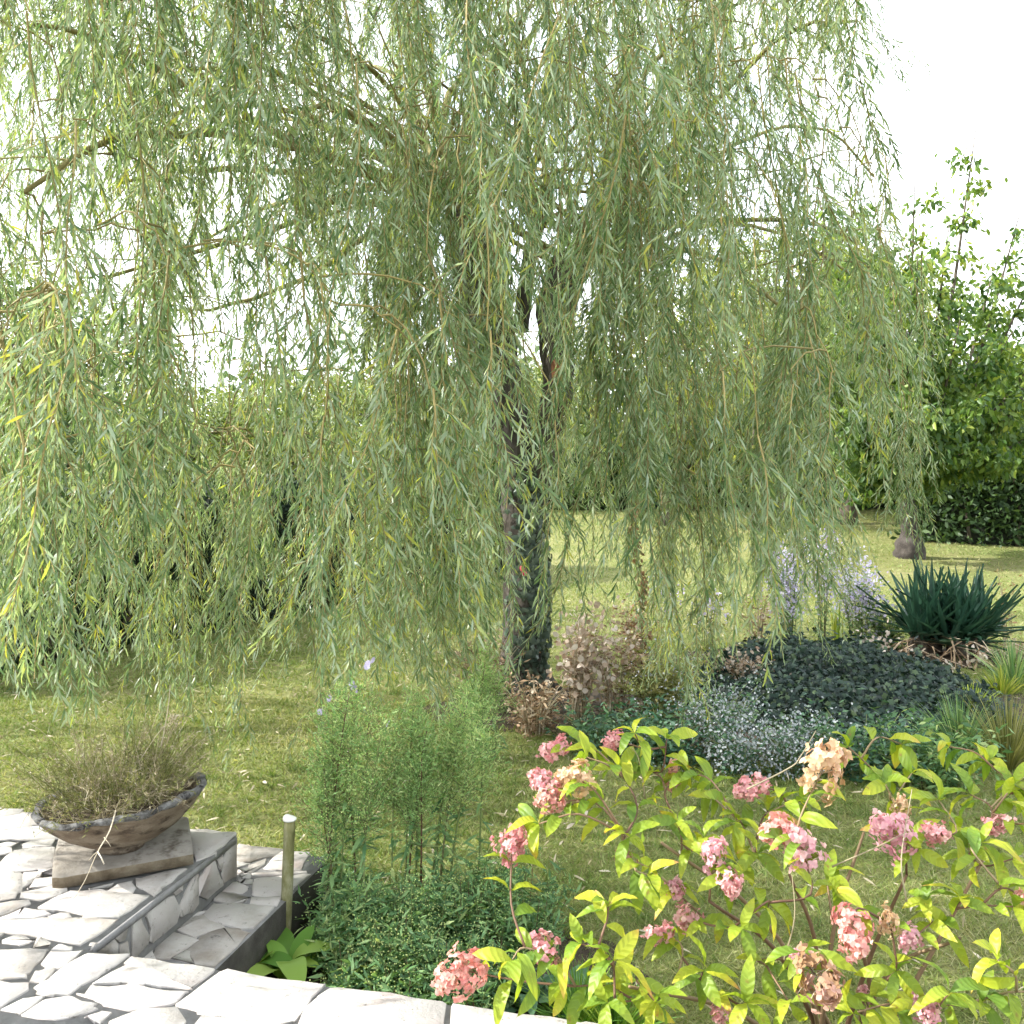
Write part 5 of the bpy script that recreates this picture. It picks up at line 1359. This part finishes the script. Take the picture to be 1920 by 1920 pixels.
lowbush('leafy_clump', gnd(930, 1770), .24, .24, .34, 130, 'blue-green leafy clump left of the pink flowering shrub', 'aster')
lowbush('leafy_clump', gnd(730, 1880), .20, .16, .26, 110, 'low budding green clump right behind the terrace edge')
lowbush('leafy_clump', gnd(850, 1900), .24, .16, .26, 100, 'low dark leafy clump behind the terrace edge by the salmon flower head')
lowbush('leafy_clump', gnd(640, 1700), .09, .12, .20, 45, 'small green clump tucked against the side of the step')
# broad leaved rosettes
def bladeleaf(L, w_, bend, mat, nst=13):
    t = np.linspace(0, 1, nst); wv = (.07 + .93 * np.clip(np.sin(math.pi * np.clip((t - .10) / .92, 0, 1) ** 1.25), 0, 1) ** .75) * w_ / 2; wv[-1] = .002
    z = bend * L * (np.sin(t * math.pi * .9) * .25 - t ** 2 * .4)
    V = np.concatenate([np.stack([t * L, wv, z + wv * .18], -1), np.stack([t * L, 0 * t, z], -1), np.stack([t * L, -wv, z + wv * .18], -1)])
    q = [(k, nst + k, nst + k + 1, k + 1) for k in range(nst - 1)] + [(nst + k, 2 * nst + k, 2 * nst + k + 1, nst + k + 1) for k in range(nst - 1)]
    return V, q
def rosette(name, base, n, L, w_, mat, label, zlift=(.3, 1.1), seed=1):
    e = empty(name, base)
    ms = []
    for b in (.3, .8, 1.2):
        V, q = bladeleaf(L, w_, b, mat); mb = MB(); mb.add(V, [q], 0, rng.random()); ms.append(mb.mesh('leaf', M[mat], True))
    for i in range(n):
        a = i * 2.4 + rng.normal() * .25; el = rng.uniform(*zlift)
        d = (math.cos(a) * math.cos(el), math.sin(a) * math.cos(el), math.sin(el))
        link('leaf', ms[i % 3], e, orient((d[0] * .02, d[1] * .02, 0), d, (-d[0], -d[1], 1.0), rng.uniform(.65, 1.15)))
    return tag(e, label, 'plant')
rosette('broad_leaf_rosette', gnd(535, 1846), 12, .21, .085, 'broad', 'bright broad leaved rosette at the foot of the mossy post')
rosette('broad_leaf_rosette', gnd(468, 1836), 7, .17, .075, 'broad', 'small broad leaved rosette against the step, left of the post', (.5, 1.3))
rosette('broad_leaf_rosette', gnd(985, 1900), 12, .18, .065, 'blue_broad', 'blue-green broad leaved plant at the terrace edge under the pink shrub')
rosette('broad_leaf_rosette', gnd(1050, 1905), 10, .16, .06, 'blue_broad', 'blue-green broad leaves nearest the end of the terrace edge')
rosette('broad_leaf_rosette', gnd(900, 1900), 9, .15, .06, 'blue_broad', 'dark broad leaves behind the terrace edge below the salmon flower head')
for px, py, lab in ((1085, 1930, 'lush green grass tuft at the terrace corner'), (1150, 1945, 'lush green grass tuft under the lowest shrub leaves')):
    tuft('grass_tuft', gnd(px, py), 240, .20, .22, .006, 'broad', lab, 'grass tuft')
mb = MB()
for (cx, cy, rx, ry) in ((-.45, 3.75, .55, .42), (.05, 3.45, .4, .35)):
    n = 26; a = np.linspace(0, 2 * math.pi, n, endpoint=False); r = 1 + rng.normal(size=n) * .07
    V = np.vstack([[(cx, cy, .022)], np.stack([cx + rx * r * np.cos(a), cy + ry * r * np.sin(a), np.full(n, .006)], -1)])
    k = ~inside_terr(V[:, 0], V[:, 1])
    mb.add(V, [[(0, 1 + i, 1 + (i + 1) % n) for i in range(n)]])
tag(mb.build('bed_soil', M['soil'], smooth=True), 'bare soil of the small flower bed', kind='structure')
mb = MB()
for (cx, cy, rx, ry) in ((.3, 6.75, .95, .55), (1.5, 6.3, 1.0, .65), (2.9, 6.9, 1.5, 1.0), (3.6, 8.2, 1.0, .6), (2.2, 8.35, 1.1, .3)):
    n = 30; a = np.linspace(0, 2 * math.pi, n, endpoint=False); r = 1 + rng.normal(size=n) * .07
    V = np.vstack([[(cx, cy, .05)], np.stack([cx + rx * r * np.cos(a), cy + ry * r * np.sin(a), np.full(n, -.01)], -1)])
    mb.add(V, [[(0, 1 + i, 1 + (i + 1) % n) for i in range(n)]])
tag(mb.build('border_soil', M['soil'], smooth=True), 'soil of the planted border round the willow', kind='structure')
# fallen pale leaves on the lawn
fm = MB(); stamp(fm, T_OVAL, [(0, 0, 0)], (1, 0, .1), (0, 0, 1), .05, .022, 0, .9); fme = fm.mesh('fallen_leaf', M['pods'])
for (px, py) in ((970, 1533), (1100, 1531), (1065, 1555), (1062, 1567), (1125, 1475), (1160, 1447), (405, 1372), (450, 1460), (330, 1360), (60, 1362), (500, 1480), (735, 1470)):
    o = link('fallen_leaf', fme); p = gnd(px, py); o.location = (p[0], p[1], .03); o.rotation_euler = (rng.normal() * .2, rng.normal() * .2, rng.random() * 6)
    tag(o, 'small pale fallen leaf lying on the lawn', 'fallen leaf', 'fallen leaves on the lawn')
print('border done')

# ------------------------------------------------------------------ panicle hydrangea in front
HB = np.array((.98, 2.98, 0.0))
hyd = empty('hydrangea_bush', HB)
tag(hyd, 'open hydrangea bush with lime leaves and fading pink flower heads', 'shrub')
def hl(px, py, Y): return at(px, py, Y) - HB
hubs_px = [(1560, 1720, 2.75), (1420, 1800, 2.65), (1700, 1640, 2.85), (1800, 1760, 2.7), (1640, 1860, 2.6), (1330, 1690, 2.7), (1240, 1580, 2.8), (1480, 1640, 2.9), (1850, 1600, 2.95), (1180, 1850, 2.5), (1620, 1560, 3.0)]
hubs = np.array([hl(*h) for h in hubs_px])
SK = []
for i, h in enumerate(hubs):
    b = np.array((rng.normal() * .05, rng.normal() * .04, -.02))
    mid = b * .4 + h * .45 + np.array((0, 0, .10)); mid[2] = max(mid[2], h[2] * .62)
    pth = smooth_path([b, mid + rng.normal(size=3) * .03, h], 12); SK.append(pth[4:])
    mb = MB(); mb.tube(pth, np.linspace(.0085, .0042, 12), 7, 0, .4 + .3 * rng.random()); mb.build('main_stem', M['hyd_stem'], hyd, smooth=True)
# leaf meshes
def hleaf(L, w_, bend, cup):
    nst = 10; t = np.linspace(0, 1, nst)
    wv = np.interp(t, [0, .05, .15, .3, .5, .7, .85, .94, 1], [.03, .06, .55, .88, 1, .90, .60, .28, .0]) * w_ / 2
    z = L * (.10 * np.sin(t * math.pi) - bend * t ** 2)
    x = L * t * (1 - .18 * bend * t)
    V = np.concatenate([np.stack([x, wv, z + wv * cup + .0016 * np.sin(t * 38)], -1), np.stack([x, 0 * t, z], -1), np.stack([x, -wv, z + wv * cup + .0016 * np.sin(t * 38 + .6)], -1)])
    q = [(k, nst + k, nst + k + 1, k + 1) for k in range(nst - 1)] + [(nst + k, 2 * nst + k, 2 * nst + k + 1, nst + k + 1) for k in range(nst - 1)]
    tn = np.concatenate([np.interp(t, [0, .6, 1], [.36, .42, .72]) + .05, np.interp(t, [0, .6, 1], [.36, .40, .66]) + .10, np.interp(t, [0, .6, 1], [.36, .42, .72]) + .05])
    mb = MB(); mb.add(V, [q], 0, tn); return mb.mesh('leaf', M['hyd_leaf'], True)
hme = [hleaf(.092, .031, .25, .35), hleaf(.100, .033, .45, .25), hleaf(.084, .030, .12, .45), hleaf(.097, .029, .6, .3), hleaf(.088, .034, .3, .15)]
nleaf = [0]; allleaf = []; extra = MB()
def addleaf(P, d, s, par):
    d = np.array(d); up = np.array((0, 0, 1.0)) + rng.normal(size=3) * .35 + np.array((-.1, -.25, 0))
    me_ = hme[int(rng.integers(0, 5))]; mt_ = orient(P, d, up, s); nleaf[0] += 1
    if len(allleaf) < 300: link('leaf', me_, par, mt_)
    else:
        v = np.empty(len(me_.vertices) * 3, np.float32); me_.vertices.foreach_get('co', v); v = v.reshape(-1, 3)
        A = np.array(mt_); q = np.array([tuple(p.vertices) for p in me_.polygons])
        tv = np.empty(len(me_.vertices), np.float32); me_.attributes['tint'].data.foreach_get('value', tv)
        extra.add(v @ A[:3, :3].T + A[:3, 3], [q], 0, np.clip(tv + rng.uniform(-.35, .35), 0, 1))
    allleaf.append(1)
# flower heads
def panicle(n, mat, Lc, R, sp=.011):
    mb = MB()
    t = rng.random(n) ** .9 * 1.05 - .05; a = rng.random(n) * 2 * math.pi
    rr = R * np.interp(t, [0, .25, .7, 1], [.75, 1, .8, .25]) * np.where(rng.random(n) < .3, rng.uniform(.3, .8, n), rng.uniform(.8, 1.15, n))
    rr = rr * (1 + .28 * np.sin(a * 2 + rng.random() * 6 + t * 4) + .15 * np.sin(a * 3 + 1))
    P = np.stack([t * Lc, rr * np.cos(a), rr * np.sin(a)], -1) + rng.normal(size=(n, 3)) * .004
    N = nrm(np.stack([rng.normal(size=n) * .3 + (t - .4) * .8, np.cos(a), np.sin(a)], -1) + rdir(n) * .35)
    for k in range(n):
        s = nrm(np.cross(N[k], rdir(1)[0])); u = np.cross(N[k], s)
        tn = np.clip(rng.beta(2, 2) * .75 + .35 * (t[k] - .3) + .1, 0, 1)
        X = np.array([s, u, -s, -u]) + N[k] * .18 + rng.normal(size=(4, 3)) * .22
        stamp(mb, T_OVAL, np.tile(P[k], (4, 1)), X, N[k] + rng.normal(size=(4, 3)) * .35, sp * rng.uniform(.85, 1.25), sp * rng.uniform(.85, 1.15), 0, np.clip(tn + rng.normal(size=4) * .08, 0, 1))
        if k % 2 == 0: mb.tube(np.array([(P[k][0] * .7, 0, 0), P[k]]), [.0009, .0006], 3, 1, .7, cap=False)
    return mb.mesh('flower_head', [M[mat], M['straw']])
pan = {}
for mname in ('pet_pink', 'pet_salmon', 'pet_mauve', 'pet_tan', 'pet_brown'):
    pan[mname] = [panicle(105, mname, .100, .034, .0105), panicle(72, mname, .072, .030, .0100), panicle(84, mname, .080, .036, .0110)]
flowers = [(1043, 1402, 3.0, 45, 'pet_pink'), (1030, 1478, 2.75, 52, 'pet_pink'), (1085, 1462, 2.72, 62, 'pet_tan'), (1040, 1503, 2.7, 46, 'pet_salmon'), (960, 1592, 2.65, 58, 'pet_pink'), (1152, 1388, 3.0, 36, 'pet_pink'),
 (1265, 1468, 3.0, 34, 'pet_pink'), (1418, 1474, 2.9, 50, 'pet_pink'), (1540, 1450, 2.7, 92, 'pet_tan'), (1465, 1560, 2.7, 66, 'pet_salmon'), (1505, 1598, 2.65, 72, 'pet_mauve'), (1340, 1605, 2.65, 58, 'pet_mauve'), (1368, 1655, 2.6, 50, 'pet_pink'),
 (1268, 1668, 2.75, 42, 'pet_mauve'), (1293, 1722, 2.7, 48, 'pet_pink'), (1240, 1750, 2.7, 42, 'pet_pink'), (1170, 1610, 2.7, 36, 'pet_brown'), (1692, 1512, 2.9, 34, 'pet_tan'), (1685, 1570, 2.75, 72, 'pet_mauve'), (1745, 1562, 2.8, 48, 'pet_pink'),
 (1868, 1545, 2.9, 40, 'pet_pink'), (1805, 1572, 3.0, 28, 'pet_mauve'), (1600, 1735, 2.45, 74, 'pet_salmon'), (1665, 1728, 2.5, 44, 'pet_tan'), (1710, 1760, 2.6, 46, 'pet_mauve'), (1530, 1830, 2.35, 88, 'pet_brown'), (880, 1822, 2.5, 76, 'pet_salmon'),
 (1022, 1778, 2.5, 56, 'pet_pink'), (1735, 1892, 2.4, 52, 'pet_mauve'), (1350, 1902, 2.6, 34, 'pet_pink'), (1918, 1682, 2.6, 26, 'pet_salmon'), (1905, 1482, 3.0, 24, 'pet_brown'), (1262, 1440, 3.0, 24, 'pet_salmon'), (1620, 1860, 2.6, 26, 'pet_mauve'), (1500, 1790, 2.5, 30, 'pet_mauve')]
tips_h = [(1250, 1385, 2.95), (1190, 1375, 2.9), (1100, 1420, 2.85), (1210, 1440, 3.0), (1330, 1480, 3.0), (1290, 1450, 2.95), (1590, 1400, 3.1), (1690, 1395, 3.1), (1780, 1400, 3.15), (1850, 1430, 3.1), (1900, 1470, 2.95), (1945, 1540, 2.8), (1180, 1570, 2.65),
 (1270, 1540, 2.8), (1380, 1540, 2.85), (1440, 1520, 2.9), (1760, 1500, 2.85), (1840, 1580, 2.7), (1140, 1700, 2.5), (1215, 1640, 2.6), (1090, 1770, 2.45), (1010, 1545, 2.65), (960, 1800, 2.45), (1150, 1800, 2.4), (1390, 1740, 2.55), (1440, 1700, 2.6),
 (1680, 1820, 2.45), (1800, 1690, 2.65), (1870, 1800, 2.4), (1780, 1860, 2.35), (1600, 1900, 2.4), (1400, 1880, 2.45), (1230, 1880, 2.4), (1900, 1700, 2.6), (1950, 1860, 2.4), (1560, 1640, 2.8), (1660, 1470, 2.95), (1820, 1490, 3.0), (1140, 1880, 2.4), (1480, 1880, 2.45),
 (1320, 1820, 2.5), (1900, 1610, 2.8), (1740, 1690, 2.7), (1420, 1600, 2.8), (1320, 1570, 2.75), (1060, 1850, 2.5), (1840, 1880, 2.45), (1710, 1450, 3.0), (1160, 1440, 2.9), (1500, 1500, 2.9)]
alltips = [(hl(px, py, Y), None) for px, py, Y in tips_h] + [(hl(px, py, Y), (sz, m, Y)) for px, py, Y, sz, m in flowers]
alltips.sort(key=lambda q: min(np.linalg.norm(hubs - q[0], axis=1)))
for ti, (tip, fl) in enumerate(alltips):
    sk = np.concatenate(SK)
    d = np.abs(np.linalg.norm(sk - tip, axis=1) - .10) + np.where(sk[:, 2] > tip[2] - .02, .18, 0) + rng.random(len(sk)) * .02
    h = sk[int(np.argmin(d))]
    L = np.linalg.norm(tip - h)
    mid = (h + tip) / 2 + np.array((0, 0, .05 * L)) + rng.normal(size=3) * .025
    end = tip.copy()
    p = smooth_path([h, mid, end], 9); SK.append(p[3:8])
    mb = MB(); mb.tube(p, np.linspace(.0036, .0019, 9), 5, 0, rng.random()); twig = mb.build('twig', M['hyd_stem'], hyd, smooth=True)
    T = nrm(np.gradient(p, axis=0))
    if fl:
        sz, mname, Y = fl
        axis = nrm(T[-1] + np.array((-.15, -.25, -.1)) + rng.normal(size=3) * .2)
        want = sz * 1.04 / F * Y; s = want / .088
        me = pan[mname][(0 if rng.random() < .6 else 2) if sz > 45 else 1]
        if sz <= 45: s = want / .074
        link('flower_head', me, twig, orient(tip - axis * .03 * s, axis, (0, 0, 1), s * 1.05))
        nodes = (.45, .72)
        if sz > 40:
            for a in (0.4, 2.6):
                s_ = nrm(np.cross(T[-1], (0, 0, 1))); u_ = np.cross(s_, T[-1])
                if rng.random() < .7: addleaf(p[-2], s_ * math.cos(a) + u_ * math.sin(a) * .5 + T[-1] * .3 + np.array((0, 0, -.15)), rng.uniform(.75, 1.05), twig)
    else:
        nodes = (.35, .6, .82) if L > .16 else (.45, .75)
        n = rng.integers(4, 6)
        a0 = rng.random() * 6
        s_ = nrm(np.cross(T[-1], (0.1, 0, 1))); u_ = np.cross(s_, T[-1])
        for k in range(n):
            a = a0 + k * 2 * math.pi / n
            addleaf(p[-1], s_ * math.cos(a) + u_ * math.sin(a) * .8 + T[-1] * .45 + np.array((0, 0, -.05)), rng.uniform(.8, 1.12), twig)
    for f in nodes:
        q = p[int(f * 8)]; t_ = T[int(f * 8)]
        s_ = nrm(np.cross(t_, (0.1, 0, 1))); a = rng.random() * 3
        for sg in (-1, 1):
            if rng.random() < .78: addleaf(q, sg * (s_ * math.cos(a) + np.array((0, 0, 1)) * math.sin(a) * .4) + t_ * .4 + np.array((0, 0, -.1)), rng.uniform(.8, 1.15), twig)
print('shrub leaves', nleaf[0])
if extra.n: extra.build('foliage', M['hyd_leaf'], hyd, smooth=True)['kind'] = 'stuff'
# bare grey dead twigs in the bush
for pts in ([(1400, 1480, 2.85), (1480, 1440, 2.85), (1500, 1420, 2.85), (1530, 1370, 2.85)], [(1210, 1500, 2.9), (1200, 1430, 2.9), (1185, 1400, 2.9)], [(1470, 1800, 2.5), (1490, 1720, 2.55), (1485, 1640, 2.6)], [(1560, 1625, 2.7), (1640, 1590, 2.7), (1700, 1560, 2.7)], [(1700, 1690, 2.6), (1690, 1610, 2.6), (1710, 1480, 2.7)]):
    mb = MB(); mb.tube(smooth_path([hl(*q) for q in pts], 9), np.linspace(.0026, .0010, 9), 5, 0, .45); mb.build('dead_twig', M['straw'], hyd)
print('all done')
